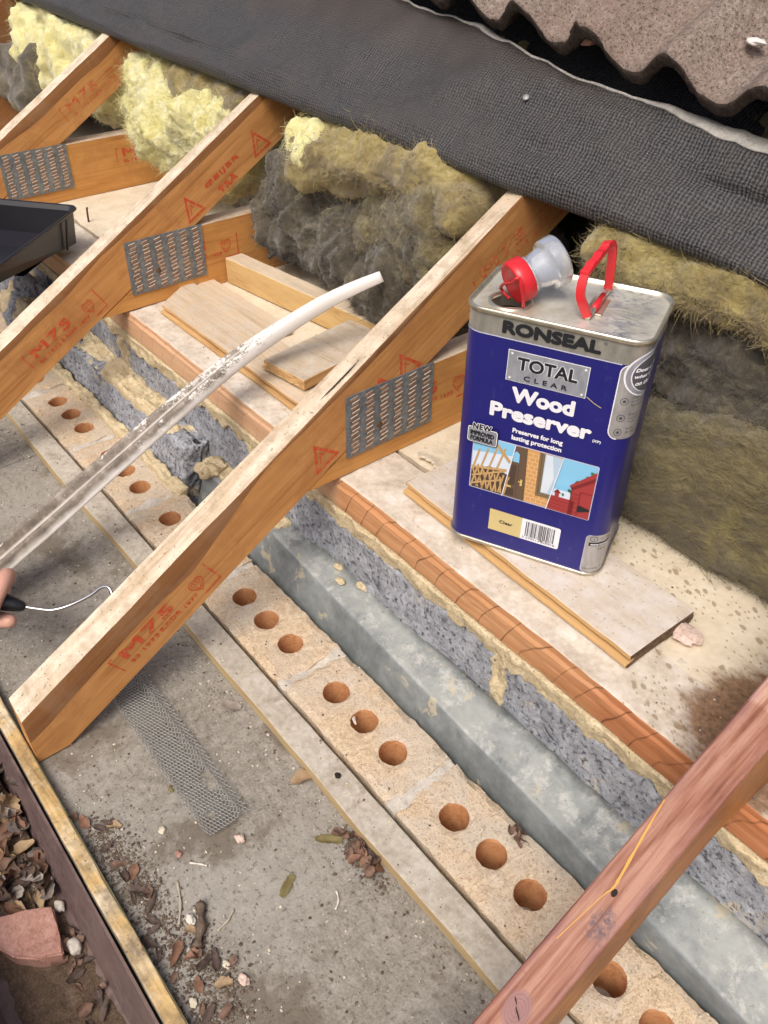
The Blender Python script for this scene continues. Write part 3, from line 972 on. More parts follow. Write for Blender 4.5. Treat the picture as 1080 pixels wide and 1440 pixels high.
root = thing('gutter', 'brown plastic gutter full of dead leaves along the fascia', 'gutter', (0, -0.37, -0.12))
prof = [(-0.3105, -0.018), (-0.3135, -0.018), (-0.3145, -0.030), (-0.3215, -0.075), (-0.331, -0.112), (-0.345, -0.118), (-0.40, -0.118), (-0.432, -0.112),
        (-0.442, -0.075), (-0.447, -0.022), (-0.452, -0.016), (-0.456, -0.022), (-0.4455, -0.080), (-0.436, -0.1165), (-0.402, -0.1225), (-0.343, -0.1225),
        (-0.327, -0.1165), (-0.3175, -0.078), (-0.3115, -0.034)]
NX = 50
V, F = [], []
for i in range(NX + 1):
    x = -2.6 + 4.8 * i / NX
    for (y, z) in prof:
        V.append(Vector((x, y, z + 0.001 * nz((x * 3, y * 9, 0)))))
np_ = len(prof)
for i in range(NX):
    for k in range(np_):
        k2 = (k + 1) % np_
        F.append((i * np_ + k, i * np_ + k2, (i + 1) * np_ + k2, (i + 1) * np_ + k))
part('channel', V, F, M['gutter'], root)
V, F = [], []
NX, NY = 260, 16
for i in range(NX + 1):
    x = -1.6 + 2.7 * i / NX
    for j in range(NY + 1):
        y = -0.333 - 0.107 * j / NY
        fill = 0.028 * max(0.0, min(1.0, (0.13 - x) / 0.12)) + 0.0062
        V.append(Vector((x, y, -0.1185 + fill * (0.75 + 0.35 * nz((x * 22, y * 22, 1))) + 0.0022 * nz((x * 90, y * 90, 4)))))
for i in range(NX):
    for j in range(NY):
        a = i * (NY + 1) + j
        F.append((a, a + 1, a + NY + 2, a + NY + 1))
sl = solo('silt', V, F, M['dirt'], 'dark leaf mould and silt on the gutter floor', 'silt', smooth=True, kind='stuff')

# ------------------------------------------------------------------ brick leaf: one course of bricks with three holes each
root = thing('brick_wall', 'top course of buff bricks with three round holes each', 'wall', (0.225, 0.05, -0.07))


def brick_mesh(seed):
    """215 x 102 x 65 mm, three vertical holes; centred on the origin in x, y 0..0.1025, top z = 0"""
    L, Wd, Hh, R = 0.2165, 0.1005, 0.065, 0.0178
    rnd = random.Random(seed)
    V, F, MI = [], [], []
    NS = 32
    rings = 4
    cells = [(-L / 2, -0.029), (-0.029, 0.029), (0.029, L / 2)]
    cx = [-0.0585, 0.0, 0.0585]
    key = {}

    def add(p, k=None):
        if k is not None:
            kk = (round(k[0] * 1e5), round(k[1] * 1e5), round(k[2] * 1e5))
            if kk in key:
                return key[kk]
            key[kk] = len(V)
        V.append(p)
        return len(V) - 1

    def surf(x, y, z):
        e = min(L / 2 - abs(x), y, Wd - y)
        d = 0.0009 * nz((x * 60, y * 60, seed), seed) + 0.0007 * nz((x * 200, y * 200, seed), seed)
        drop = 0.0
        if e < 0.004:
            drop = (1 - e / 0.004) ** 2 * (0.0018 + 0.0075 * max(0, nz((x * 38, y * 38, 7), seed)))
        if z > -0.001:
            z = z + d - drop
        jx = jy = 0.0
        if e < 0.0005:
            w = 0.0022 * nz((x * 42, y * 42, z * 42), seed) + 0.0006 * nz((x * 180, y * 180, z * 180), seed)
            if L / 2 - abs(x) < 0.0005:
                jx = w * (1 if x > 0 else -1)
            if y < 0.0005 or Wd - y < 0.0005:
                jy = w * (1 if y > Wd / 2 else -1)
        return Vector((x + jx, y + jy, z))
    for (xa, xb), c in zip(cells, cx):
        dy = 0.001 * rnd.uniform(-1, 1)
        cy = Wd / 2 + dy
        outer, inner = [], []
        # boundary of the cell, walked as NS points
        per = []
        q = NS // 4
        for k in range(q):
            per.append((xa + (xb - xa) * k / q, 0.0))
        for k in range(q):
            per.append((xb, Wd * k / q))
        for k in range(q):
            per.append((xb - (xb - xa) * k / q, Wd))
        for k in range(q):
            per.append((xa, Wd - Wd * k / q))
        ids = []
        for s, (px, py) in enumerate(per):
            an = math.atan2(-(q * 0.5), -(q * 0.5)) + 2 * math.pi * s / NS
            rr = R * (1 + 0.045 * nz((math.cos(an) * 2, math.sin(an) * 2, c * 90), seed) + 0.02 * rnd.uniform(-1, 1))
            ix, iy = c + rr * math.cos(an), cy + rr * math.sin(an)
            col = []
            for r in range(rings + 1):
                t = (r / rings) ** 1.15
                x, y = ix + (px - ix) * t, iy + (py - iy) * t
                p = surf(x, y, 0.0)
                if r == 0:
                    p.z -= 0.0012 + 0.0008 * rnd.random()
                col.append(add(p, (x, y, 0) if r == rings else None))
            # down the hole
            hx = c + R * 0.965 * math.cos(an)
            hy = cy + R * 0.965 * math.sin(an)
            col.append(add(Vector((hx, hy, -0.006))))
            col.append(add(Vector((hx, hy, -Hh * 0.45))))
            col.append(add(Vector((hx, hy, -Hh))))
            ids.append(col)
        for s in range(NS):
            a, b = ids[s], ids[(s + 1) % NS]
            for r in range(rings):
                F.append((a[r], a[r + 1], b[r + 1], b[r])); MI.append(0)
            F.append((a[rings + 1], a[0], b[0], b[rings + 1])); MI.append(1)
            F.append((a[rings + 2], a[rings + 1], b[rings + 1], b[rings + 2])); MI.append(1)
            F.append((a[rings + 3], a[rings + 2], b[rings + 2], b[rings + 3])); MI.append(1)
    # outer sides
    loop = []
    q = NS // 4
    for (xa, xb) in cells:
        for k in range(q):
            loop.append((xa + (xb - xa) * k / q, 0.0))
    for k in range(q):
        loop.append((L / 2, Wd * k / q))
    for (xa, xb) in reversed(cells):
        for k in range(q):
            loop.append((xb - (xb - xa) * k / q, Wd))
    for k in range(q):
        loop.append((-L / 2, Wd - Wd * k / q))
    top = [add(surf(x, y, 0.0), (x, y, 0)) for x, y in loop]
    mid = [add(surf(x, y, -0.012)) for x, y in loop]
    bot = [add(surf(x, y, -Hh)) for x, y in loop]
    n = len(loop)
    for i in range(n):
        j = (i + 1) % n
        F.append((top[i], mid[i], mid[j], top[j])); MI.append(0)
        F.append((mid[i], bot[i], bot[j], mid[j])); MI.append(0)
    return V, F, MI


bmeshes = []
for s in range(5):
    V, F, MI = brick_mesh(s + 1.37)
    bmeshes.append(mesh_from('brick', V, F, [M['brick'], M['brick_hole']], MI))
for k in range(-10, 9):
    rr = random.Random(k)
    link('brick', bmeshes[(k * 3) % 5], root, (0.225 * k + rr.uniform(-.0008, .0008) - 0.225, rr.uniform(-.0012, .0012) - 0.05 + 0.001, 0.07 + rr.uniform(-.0012, .0006)))
# mortar: bed under the bricks, perpends, smears on the top
parts_ = []
V, F, A = gridbox(-2.5, 2.1, 0.004, 0.0985, -0.0775, -0.0655, (6, 1, 1), 0.001)
parts_.append((V, F))
for k in range(-10, 9):
    xj = 0.225 * k + 0.1125
    V, F, A = gridbox(xj - 0.0075, xj + 0.0075, 0.001, 0.1005, -0.065, 0.001, (4, 22, 2), 0.001)
    W_ = []
    for v in V:
        if v.z > -0.01:
            a_ = nz((v.x * 50, v.y * 45, k * 3.3))
            b_ = nz((v.y * 26, k * 5.1, 0.3))
            z = v.z - 0.004 + 0.0045 * b_ + 0.002 * a_
            v = Vector((xj + (v.x - xj) * (1.15 + 1.2 * max(0, b_)) + 0.003 * b_, v.y, z))
        W_.append(v)
    parts_.append((W_, F))
V, F = merge(*parts_)
part('mortar_joint', V, F, M['mortar_grey'], root, smooth=True)

# ------------------------------------------------------------------ steel lintel in the cavity
root = thing('steel_lintel', 'grey galvanised steel lintel filling the cavity beside the bricks', 'lintel', (0.4, 0.14, -0.05))
V, F = [], []
XS = [-0.305 + 2.4 * i / 120 for i in range(121)]


def lint_prof(x):
    t = max(0.0, min(1.25, (x + 0.1) / 0.8))
    ay, az = 0.133 - 0.025 * t, 0.047 - 0.016 * t
    fy = 0.1075
    P = [(fy - 0.0005, -0.075), (fy, -0.03), (fy + (ay - fy) * 0.5, az * 0.42 - 0.012), (ay - 0.0030, az - 0.0085), (ay - 0.0012, az - 0.0030), (ay + 0.0008, az - 0.0006),
         (ay + 0.004, az + 0.0004), (ay + 0.02, az + 0.0015), (0.158, 0.046), (0.1715, 0.050)]
    return P


nprof = len(lint_prof(0))
for x in XS:
    P = lint_prof(x)
    for k, (y, z) in enumerate(P):
        d = 0.0009 * nz((x * 7, k * 0.7, 2)) + 0.0004 * nz((x * 40, k, 3))
        V.append(Vector((x, y, z + d)))
    for k, (y, z) in enumerate(reversed(P)):
        V.append(Vector((x, y + (0.0022 if k > 2 else 0), z - 0.0024)))
m = 2 * nprof
for i in range(len(XS) - 1):
    for k in range(m):
        k2 = (k + 1) % m
        F.append((i * m + k, i * m + k2, (i + 1) * m + k2, (i + 1) * m + k))
F.append(tuple(range(m - 1, -1, -1)))
part('steel_shell', V, F, M['lintel'], root, smooth=True)
mort = []
V, F, A = gridbox(-0.296, -0.10, 0.142, 0.169, 0.036, 0.0535, (26, 8, 3), 0.004, 0.004, 55, 3.0)
mort.append((V, F))
V, F, A = gridbox(-0.315, -0.272, 0.118, 0.166, 0.044, 0.064, (12, 10, 5), 0.008, 0.009, 60, 9.0)
mort.append((V, F))
V, F = pebble((-0.245, 0.106, 0.004), 0.011, 3, (1.2, .5, .5), 3)
mort.append((V, F))
for (x, y, r) in ((0.02, 0.166, 0.008), (0.073, 0.1685, 0.010), (0.045, 0.15, .008)):
    V, F = pebble((x, y, 0.049), r, x * 50, (1.1, .7, .35), 3)
    mort.append((V, F))
V, F = merge(*mort)
part('mortar_blob', V, F, M['mortar'], root, smooth=True)

# ------------------------------------------------------------------ inner leaf: blocks under the wall plate
root = thing('block_wall', 'rough blue-grey block wall under the wall plate', 'wall', (0, 0.22, -0.25))
edges = [-2.0, -1.56, -1.112, -0.664, -0.218, 0.328, 0.775, 1.3, 2.0]
for i in range(len(edges) - 1):
    x0, x1 = edges[i] + 0.005, edges[i + 1] - 0.005
    nx = int((x1 - x0) * 170)

    def bfn(p, i=i):
        if p.y < 0.18:
            t = 0.0028 * nz(p * 45, i * 3.0) + 0.0016 * nz(p * 150, i) + 0.006 * nz(p * 7, i * 2.2)
            lean = max(0.0, 0.118 - p.z) * 0.05
            return Vector((p.x, p.y - 0.002 - lean + t, p.z))
        return p
    V, F, A = gridbox(x0, x1, 0.177, 0.273, -0.10, 0.1225, (nx, 2, 34), 0.004, 0.0, fn=bfn)
    part('block', V, F, M['block'], root, smooth=True)


def bedf(p):
    if p.y < 0.2:
        low = max(0.0, 0.148 - p.z) / 0.03
        t = nz((p.x * 30, p.z * 30, 1), 4.0) * 0.005 + nz((p.x * 9, p.z * 6, 1), 8.0) * 0.005
        rag = (nz((p.x * 38, 3, 1)) * 0.012 + nz((p.x * 110, 7, 1)) * 0.005) * low
        return Vector((p.x, p.y - abs(t) * 1.1 + 0.001 + 0.003 * low, p.z + rag))
    return p


V, F, A = gridbox(-2.0, 2.0, 0.172, 0.272, 0.1200, 0.1478, (700, 1, 9), 0.003, 0.0, fn=bedf)
bed = (V, F)
pp = []
for xj in edges[1:-1]:
    V, F, A = gridbox(xj - 0.012, xj + 0.012, 0.172, 0.25, -0.10, 0.128, (10, 2, 50), 0.004, 0.0)
    V = [v + Vector((0.006 * nz((v.z * 40, xj, 0)), (0.006 * nz((v.x * 60, v.z * 50, 3)) if v.y < .2 else 0), 0)) for v in V]
    pp.append((V, F))
V, F = merge(bed, *pp)
part('mortar_joint', V, F, M['mortar'], root, smooth=True)

# block cutting packed into the cavity between the two far trusses, mortar slopped over it
root = thing('cavity_block', 'grey block offcut in the cavity, slopped over with yellow mortar', 'block', (-0.62, 0.135, -0.07))


def cav(p):
    t = 0.004 * nz(p * 28, 2.0) + 0.0024 * nz(p * 110, 5.0) + 0.008 * nz(p * 8, 1.0)
    q = Vector(p)
    if p.y < 0.14:
        k = max(0.0, min(1.0, (p.z + 0.02) / 0.08))
        q.y += 0.020 * k - t
    if p.z > 0.03:
        q.z += t * 1.3 + 0.006 * nz((p.x * 9, 0, 0), 4)
    if p.x > -0.38:
        q.x += t + 0.01 * nz((0, p.y * 20, p.z * 20), 3)
    return q


V, F, A = gridbox(-0.93, -0.352, 0.106, 0.172, -0.07, 0.060, (110, 16, 26), 0.006, 0.0, fn=cav)
part('block', V, F, M['block'], root, smooth=True)


def slop(p):
    hgt = nz((p.x * 12, p.y * 14, 2), 6.0) * 0.016 + nz((p.x * 45, p.y * 45, 2), 2.0) * 0.006 + nz((p.x * 140, p.y * 140, 2), 3.0) * 0.0022
    edge = min(1.0, (p.y - 0.118) / 0.012, (-0.40 - p.x) / 0.03)
    if p.z > 0.058:
        return Vector((p.x, p.y, 0.058 + 0.011 * max(-0.3, edge) + hgt * 0.9 - 0.003))
    return p


V, F, A = gridbox(-0.92, -0.375, 0.126, 0.175, 0.050, 0.066, (130, 22, 2), 0.002, 0.0, fn=slop)
part('mortar', V, F, M['mortar'], root, smooth=True)
# mortar squeezed along its foot, on the bricks
V, F, A = gridbox(-0.92, -0.325, 0.088, 0.1085, -0.012, 0.010, (150, 8, 6), 0.005, 0.0)
V = [v + Vector((0, 0.005 * nz((v.x * 30, v.z * 30, 1)), 0.006 * nz((v.x * 25, v.y * 30, 5)) + 0.003 * nz((v.x * 90, v.y * 90, 5)))) for v in V]
part('mortar', V, F, M['mortar'], root, smooth=True)
# clods further back, seen under the paint tray
for (x, y, z, r, s, mm) in ((-1.02, 0.13, 0.09, 0.045, 2.0, 'block'), (-0.955, 0.105, 0.075, 0.04, 5.0, 'mortar'), (-0.93, 0.15, 0.07, 0.035, 6.0, 'mortar'),
                            (-1.06, 0.12, 0.05, 0.05, 8.0, 'mortar'), (-0.99, 0.10, 0.05, 0.05, 9.0, 'block')):
    V, F = pebble((x, y, z), r, s, (1.2, 0.8, 0.9), 4, 0.5)
    V = [v + Vector((0, 0, 0.006 * nz(v * 60, s))) for v in V]
    part('clod', V, F, M[mm], root, smooth=True)

# ------------------------------------------------------------------ wall plate


def platef(p):
    w = 0.003 * nz((p.x * 2.2, 0, 1), 3.0)
    t = 0.0009 * nz((p.x * 40, p.y * 40, p.z * 40)) + 0.0005 * nz((p.x * 25, p.y * 160, p.z * 220))
    q = Vector((p.x, p.y + (w if p.y < 0.2 else 0) + t, p.z + t))
    if p.y < 0.2 and p.z > 0.19:        # waney top arris
        q.y += 0.0025 + 0.004 * max(0, nz((p.x * 5, 2, 3)))
        q.z -= 0.001
    return q


V, F, A = gridbox(-2.0, 2.0, 0.1735, 0.274, 0.150, 0.1995, (260, 6, 8), 0.0035, 0.0, fn=platef)
o = solo('wall_plate', V, F, [M['plate_front'], M['plate_top']], 'long orange timber wall plate with curved saw marks under the trusses', 'timber',
         mi=[1 if a == '+z' else 0 for a in A], smooth=False, base=(0, 0.0, 0.175))

# ------------------------------------------------------------------ ceiling boards between the joists
root = thing('ceiling_sheet', 'cream ceiling board spotted with brown drips behind the wall plate', 'ceiling board', (0, 0.0, 0.19))


def crack_y(x):
    return (0.2785 if x < 0.155 else 0.2600) + 0.004 * nz((x * 16, 4, 0)) + 0.0025 * nz((x * 60, 8, 0))


V, F = [], []
NX, NY = 320, 24
for i in range(NX + 1):
    x = -2.0 + 4.0 * i / NX
    y0 = crack_y(x)
    for j in range(NY + 1):
        t = (j / NY) ** 1.8
        y = y0 + (1.3 - y0) * t
        z = 0.2003 + 0.0012 * nz((x * 3, y * 3, 0)) + 0.0004 * nz((x * 60, y * 60, 0))
        V.append(Vector((x, y, z)))
    V.append(Vector((x, y0 + 0.002, 0.186)))
n1 = NY + 2
for i in range(NX):
    for j in range(NY):
        a = i * n1 + j
        F.append((a, a + n1, a + n1 + 1, a + 1))
    F.append((i * n1, i * n1 + NY + 1, (i + 1) * n1 + NY + 1, (i + 1) * n1))
part('sheet', V, F, M['ceiling'], root)
# broken flap of board paper near the middle truss
V, F, A = gridbox(0.045, 0.142, 0.283, 0.352, 0.2022, 0.2062, (28, 22, 1), 0.0008, 0.0)
V = [Vector((v.x + 0.008 * nz((v.y * 40, 1, 0)), v.y + 0.010 * nz((v.x * 40, 6, 0)), v.z + 0.0015 * nz((v.x * 30, v.y * 30, 0)) + max(0, 0.006 * (0.30 - v.y) / 0.02))) for v in V]
part('flap', V, F, M['ceiling'], root)

# ------------------------------------------------------------------ roof trusses
CT, ST = math.cos(TH), math.sin(TH)


def truss_point(x, s, t):
    """s up the slope, t across it, in the plane of the truss face"""
    return Vector((x, s * CT - t * ST, 0.229 + s * ST + t * CT))


def stamp(root_, rb, x, s0, kind, joist=False, jz=0.0, scale=1.0, ink='red_ink'):
    """grade stamp printed on the timber face; flat lettering laid 0.3 mm proud"""
    parts = []
    if kind == 'm75':
        parts.append(text_fit('M75', (s0 + 0.0150, -0.0535, s0 + 0.100, -0.0350), 0.055, 1.12))
        parts.append(text_fit('SS 1973', (s0 + 0.015, -0.0665, s0 + 0.062, -0.0595), 0.05, 1.1))
        parts.append(text_fit('E.RDR', (s0 + 0.066, -0.0665, s0 + 0.101, -0.0595), 0.05, 1.1))
        parts.append(text_fit('1977', (s0 + 0.107, -0.0690, s0 + 0.130, -0.0625), 0.05, 1.1))
        parts.append(stroke([(s0 + 0.006, -0.0335), (s0, -0.0338), (s0 + 0.001, -0.0660)], 0.0017))
        parts.append(stroke([(s0 + 0.163, -0.0345), (s0 + 0.164, -0.0745), (s0 + 0.137, -0.0755)], 0.0021))
        c, d = s0 + 0.139, -0.053
        heart = [(c, d - 0.0135), (c - 0.009, d - 0.002), (c - 0.0105, d + 0.006), (c - 0.006, d + 0.0105), (c, d + 0.0085), (c + 0.006, d + 0.0105), (c + 0.0105, d + 0.006), (c + 0.009, d - 0.002)]
        parts.append(stroke(heart, 0.0017, True))
        parts.append(stroke([(c - 0.005, d - 0.003), (c, d - 0.008), (c + 0.005, d - 0.003)], 0.0013))
        for dx in (-0.0042, 0.0042):
            ring = [(c + dx + 0.0028 * math.cos(a * math.pi / 4), d + 0.004 + 0.0028 * math.sin(a * math.pi / 4)) for a in range(8)]
            parts.append(stroke(ring, 0.0011, True))
        nm = 'grade_stamp'
    elif kind == 'tri':
        a_ = (s0, -0.038)
        b_ = (s0 + 0.0178, -0.0752)
        c_ = (s0 - 0.0178, -0.0745)
        parts.append(stroke([a_, b_, c_], 0.0042, True))
        parts.append(stroke([(s0 - 0.0075, -0.068), (s0 + 0.0005, -0.053), (s0 + 0.004, -0.060)], 0.0022))
        nm = 'triangle_stamp'
    else:
        parts.append(text_fit('GEIJER', (s0, -0.0555, s0 + 0.083, -0.0440), 0.09, 1.1))
        parts.append(text_fit('TRÄ', (s0 + 0.0165, -0.0785, s0 + 0.0605, -0.0640), 0.09, 1.2))
        nm = 'mill_stamp'
    V2, F2 = merge(*parts)
    if joist:
        V = [Vector((x + 0.0001 * (q[2] if len(q) > 2 else 0), q[0], jz + q[1])) for q in V2]
    else:
        V = [truss_point(x + 0.0001 * (q[2] if len(q) > 2 else 0), q[0], q[1]) for q in V2]
    if len(V2) and kind == 'm75':
        keep = F2
    else:
        keep = F2
    return part(nm, V, keep, M[ink], rb, root=root_)


def make_truss(xr, w, label, stamps, wane=(), top='rafter_top', side='rafter_side', slope=0.592, off=0.229, y0=-0.2885, seed=0.0, plate=True, dslope=0.0, bot_off=0.1285, lift=0.0):
    root_ = thing('roof_truss', label, 'truss', (xr, 0.175, 0.2), group='timber roof trusses along the eaves')
    ys = [y0 + (1.55 - y0) * (i / 130) ** 1.25 for i in range(131)]
    V, F, MI = [], [], []
    for y in ys:
        wn = 0.0
        for (wa, wb, amt) in wane:
            if wa < y < wb:
                tt = (y - wa) / (wb - wa)
                wn = max(wn, amt * min(1.0, 4 * tt, 4 * (1 - tt)) * (0.9 + 0.45 * nz((y * 6, seed, 3), 0.0, 0.9, 2)))
        e = 0.0012 + 0.0006 * nz((y * 30, seed, 1))
        ja = 0.0008 * nz((y * 12, seed, 2)) + 0.0004 * nz((y * 70, seed, 3))
        zt = off + slope * y + ja
        zl = zt + 0.001 + dslope * (0.13 - y)
        zb = max(bot_off + slope * y + 0.0006 * nz((y * 12, seed, 6)), SZ + 0.0016)
        zc = zt - max(0.0018, wn * 1.35)
        P = [(xr - w, zb + 0.0012), (xr - w, zl - 0.0015), (xr - w + 0.0016, zl), (xr - max(e, wn * 0.13), zt), (xr - 0.4 * max(e * 0.4, wn * 0.13), zt - 0.5 * max(0.0018, wn * 1.1)),
             (xr, zc), (xr, zb + 0.0012), (xr - 0.0012, zb), (xr - w + 0.0012, zb)]
        for (x, z) in P:
            V.append(Vector((x, y, z)))
    m = 9
    for i in range(len(ys) - 1):
        for k in range(m):
            k2 = (k + 1) % m
            F.append((i * m + k, (i + 1) * m + k, (i + 1) * m + k2, i * m + k2))
            MI.append({1: 0, 2: 0, 3: 1, 4: 1}.get(k, 2))
    F.append(tuple(range(m)))
    MI.append(2)
    F.append(tuple((len(ys) - 1) * m + k for k in range(m - 1, -1, -1)))
    MI.append(2)
    if lift:
        V = [v + Vector((0, 0, lift)) for v in V]
    has_wane = bool(wane)
    part('rafter', V, F, [M[top], M['wane'] if has_wane else M[top], M[side]], root_, mi=MI)
    # joist (ceiling tie), its end cut to the rafter slope
    jb, jt = 0.2015, 0.318
    ys2 = [0.0 + 1.5 * (i / 50) for i in range(51)]
    V, F, MI = [], [], []
    cut = lambda z: (z - (bot_off - 0.0015)) / slope
    for k, u in enumerate(ys2):
        for (x, z) in ((xr - w, jb), (xr - w, jt - 0.001), (xr - w + 0.001, jt), (xr - 0.0014, jt), (xr - 0.0003, jt - 0.0011), (xr - 0.0003, jb)):
            y = cut(z) + u + (0.0004 * nz((u * 20, z * 30, seed)))
            V.append(Vector((x, y, z)))
    for i in range(len(ys2) - 1):
        for k in range(6):
            k2 = (k + 1) % 6
            F.append((i * 6 + k, (i + 1) * 6 + k, (i + 1) * 6 + k2, i * 6 + k2))
            MI.append(1 if k in (1, 2, 3) else 0)
    F.append((0, 1, 2, 3, 4, 5)); MI.append(0)
    part('joist', V, F, [M['joist'] if side == 'rafter_side' else M[side], M['joist_top']], root_, mi=MI)
    if plate:
        ya, yb, za, zb = 0.187, 0.334, 0.227, 0.3205
        V, F, A = gridbox(xr + 0.0004, xr + 0.0017, ya, yb, za, zb, (1, 10, 8), 0.0, 0.0)
        V = [v + Vector((0.0006 * nz((v.y * 18, v.z * 18, seed)), 0, 0)) for v in V]
        pl = part('nail_plate', V, F, M['nail_plate'], root_)
        hv, hf, hm = [], [], []
        rnd = random.Random(seed)
        for cxi in range(6):
            yc = ya + 0.0135 + cxi * (yb - ya - 0.027) / 5
            for r in range(13):
                zc = za + 0.0065 + r * (zb - za - 0.013) / 12
                zc += rnd.uniform(-.0006, .0006)
                yj = yc + (0.0010 if r % 2 else -0.0010) + rnd.uniform(-.0005, .0005)
                hw, hh = 0.0060, 0.0021
                sk = 0.0012
                b = len(hv)
                xx = xr + 0.0025
                # open slot in cream and rust, punched tongue beside it; caught light is painted in
                hv += [Vector((xx, yj - hw, zc - hh - sk)), Vector((xx, yj + hw, zc - hh + sk)), Vector((xx, yj + hw, zc + hh + sk)), Vector((xx, yj - hw, zc + hh - sk))]
                hf.append((b, b + 1, b + 2, b + 3)); hm.append(1)
                b = len(hv)
                x2 = xr + 0.0027 + rnd.uniform(0, 0.0008)
                hv += [Vector((xx, yj - hw, zc + hh * 0.55 - sk)), Vector((xx, yj + hw, zc + hh * 0.55 + sk)), Vector((x2, yj + hw, zc + hh * 1.05 + sk)), Vector((x2, yj - hw, zc + hh * 1.05 - sk)),
                       Vector((xx, yj + hw, zc + hh * 1.5 + sk)), Vector((xx, yj - hw, zc + hh * 1.5 - sk))]
                hf += [(b, b + 1, b + 2, b + 3), (b + 3, b + 2, b + 4, b + 5)]; hm += [0, 0]
        sl_ = part('slot', hv, hf, [M['slot_edge'], M['slot_hole']], pl, hm, root=root_)
        tag(sl_, kind='stuff')
        if seed in (2.0, 3.0):
            V, F = lathe([(0, 0.0), (0.0002, 0.0045), (0.0018, 0.0042), (0.0026, 0.002), (0.0027, 0)], (xr + 0.0018, ya + 0.054, za + 0.033), (1, 0, 0), 14)
            part('nail_head', V, F, M['rust'], root_)
    for (s0, kind, ink) in stamps:
        if kind.startswith('j'):
            stamp(root_, root_, xr + 0.0002, s0, 'm75', True, 0.3235, ink=ink)
        else:
            stamp(root_, root_, xr + 0.0004, s0, kind, ink=ink)
    return root_


make_truss(0.015, 0.036, 'truss nearest the can, red grade stamp and triangles on its tan side',
           [(-0.2255, 'm75', 'red_ink'), (0.1375, 'tri', 'red_ink'), (0.2985, 'tri', 'red_ink'), (0.4365, 'm75', 'faint_ink'), (0.2575, 'tri', 'red_ink'), (0.245, 'jm75', 'red_ink')],
           wane=((-0.45, 0.085, 0.027), (0.02, 0.46, 0.006)), seed=3.0, top='rafter_top', dslope=0.03)
make_truss(-0.602, 0.036, 'truss beyond the white pipe, with mill name stamped on its rafter',
           [(-0.0475, 'm75', 'red_ink'), (0.3385, 'tri', 'red_ink'), (0.379, 'mill', 'red_ink'), (0.505, 'tri', 'red_ink'), (0.24, 'jm75', 'red_ink')],
           wane=((-0.30, 0.20, 0.010), (0.10, 0.60, 0.012)), seed=2.0, dslope=0.02)
make_truss(-1.19, 0.036, 'far truss behind the black paint tray, rafter face splintered near the felt',
           [(0.371, 'm75', 'faint_ink'), (0.445, 'jm75', 'red_ink')], wane=((0.1, 0.75, 0.022),), seed=5.0)
make_truss(-1.80, 0.036, 'farthest brown truss at the top left corner', [], side='wane', top='wane', seed=6.0, plate=False)
t4 = make_truss(0.627, 0.036, 'near truss stained pinkish red with a split and nail hole', [], top='t4_top', side='t4_side', seed=4.0, slope=0.600, off=0.2085, bot_off=0.128, plate=False, dslope=0.06)
# split with clean yellow wood, nail hole, dark stamp patch and knot on top of the near rafter
s4 = lambda x, y, dz=0.0006: Vector((x, y, 0.2085 + 0.600 * y + 0.06 * (0.13 - y) * (0.627 - x) / 0.036 + 0.001 + dz))
M['split'] = plain('fresh_split_wood', (0.55, 0.29, 0.05), 0.6)
M['blue_stain'] = stone('blue_stain', [(0.05, 0.035, 0.05), (0.10, 0.075, 0.095), (0.3, 0.19, 0.16)], 140, bumps=0.2)
M['knot'] = stone('knot_wood', [(0.13, 0.06, 0.055), (0.20, 0.10, 0.09), (0.27, 0.15, 0.125)], 70, bumps=0.3)
M['deep'] = plain('dark_hole', (0.02, 0.012, 0.008), 0.9)
path = smooth_path([(0.5925, 0.078), (0.598, 0.048), (0.604, 0.018), (0.6055, 0.008), (0.6035, 0.000), (0.6005, -0.022), (0.598, -0.045)], 24)
wd = [0.0004 + 0.0007 * math.sin(math.pi * min(1, i / 15)) * (1 + 0.4 * math.sin(i * 2.3)) if i < 16 else 0.00035 for i in range(24)]
V, F = [], []
for i, p in enumerate(path):
    V += [s4(p[0] - wd[i], p[1]), s4(p[0] + wd[i], p[1])]
    if i:
        F.append((2 * i - 2, 2 * i - 1, 2 * i + 1, 2 * i))
part('split', V, F, M['split'], t4)
V, F = [s4(0.6085, 0.006, .0012)], []
for k in range(14):
    V.append(s4(0.6085 + 0.0023 * math.cos(k * math.tau / 14), 0.006 + 0.0029 * math.sin(k * math.tau / 14), .0012))
    F.append((0, 1 + k, 1 + (k + 1) % 14))
part('nail_hole', V, F, M['deep'], t4)


def patch(cx_, cy_, rx, ry, mat_, nm, sd2, rag=0.25, dz=0.0008, n=30):
    V, F = [s4(cx_, cy_, dz)], []
    for k in range(n):
        a = k * math.tau / n
        r = 1 + rag * nz((math.cos(a) * 1.7, math.sin(a) * 1.7, sd2))
        V.append(s4(cx_ + rx * r * math.cos(a), cy_ + ry * r * math.sin(a), dz))
        F.append((0, 1 + k, 1 + (k + 1) % n))
    part(nm, V, F, M[mat_], t4)


V, F = [], []
for i in range(8):
    a = i / 7
    V += [s4(0.602 + 0.012 * a + 0.001 * math.sin(a * 9), -0.092 - 0.007 * a, 0.0014), s4(0.6026 + 0.012 * a + 0.001 * math.sin(a * 9), -0.0932 - 0.007 * a, 0.0014)]
    if i:
        F.append((2 * i - 2, 2 * i - 1, 2 * i + 1, 2 * i))
part('knot_crack', V, F, M['deep'], t4)
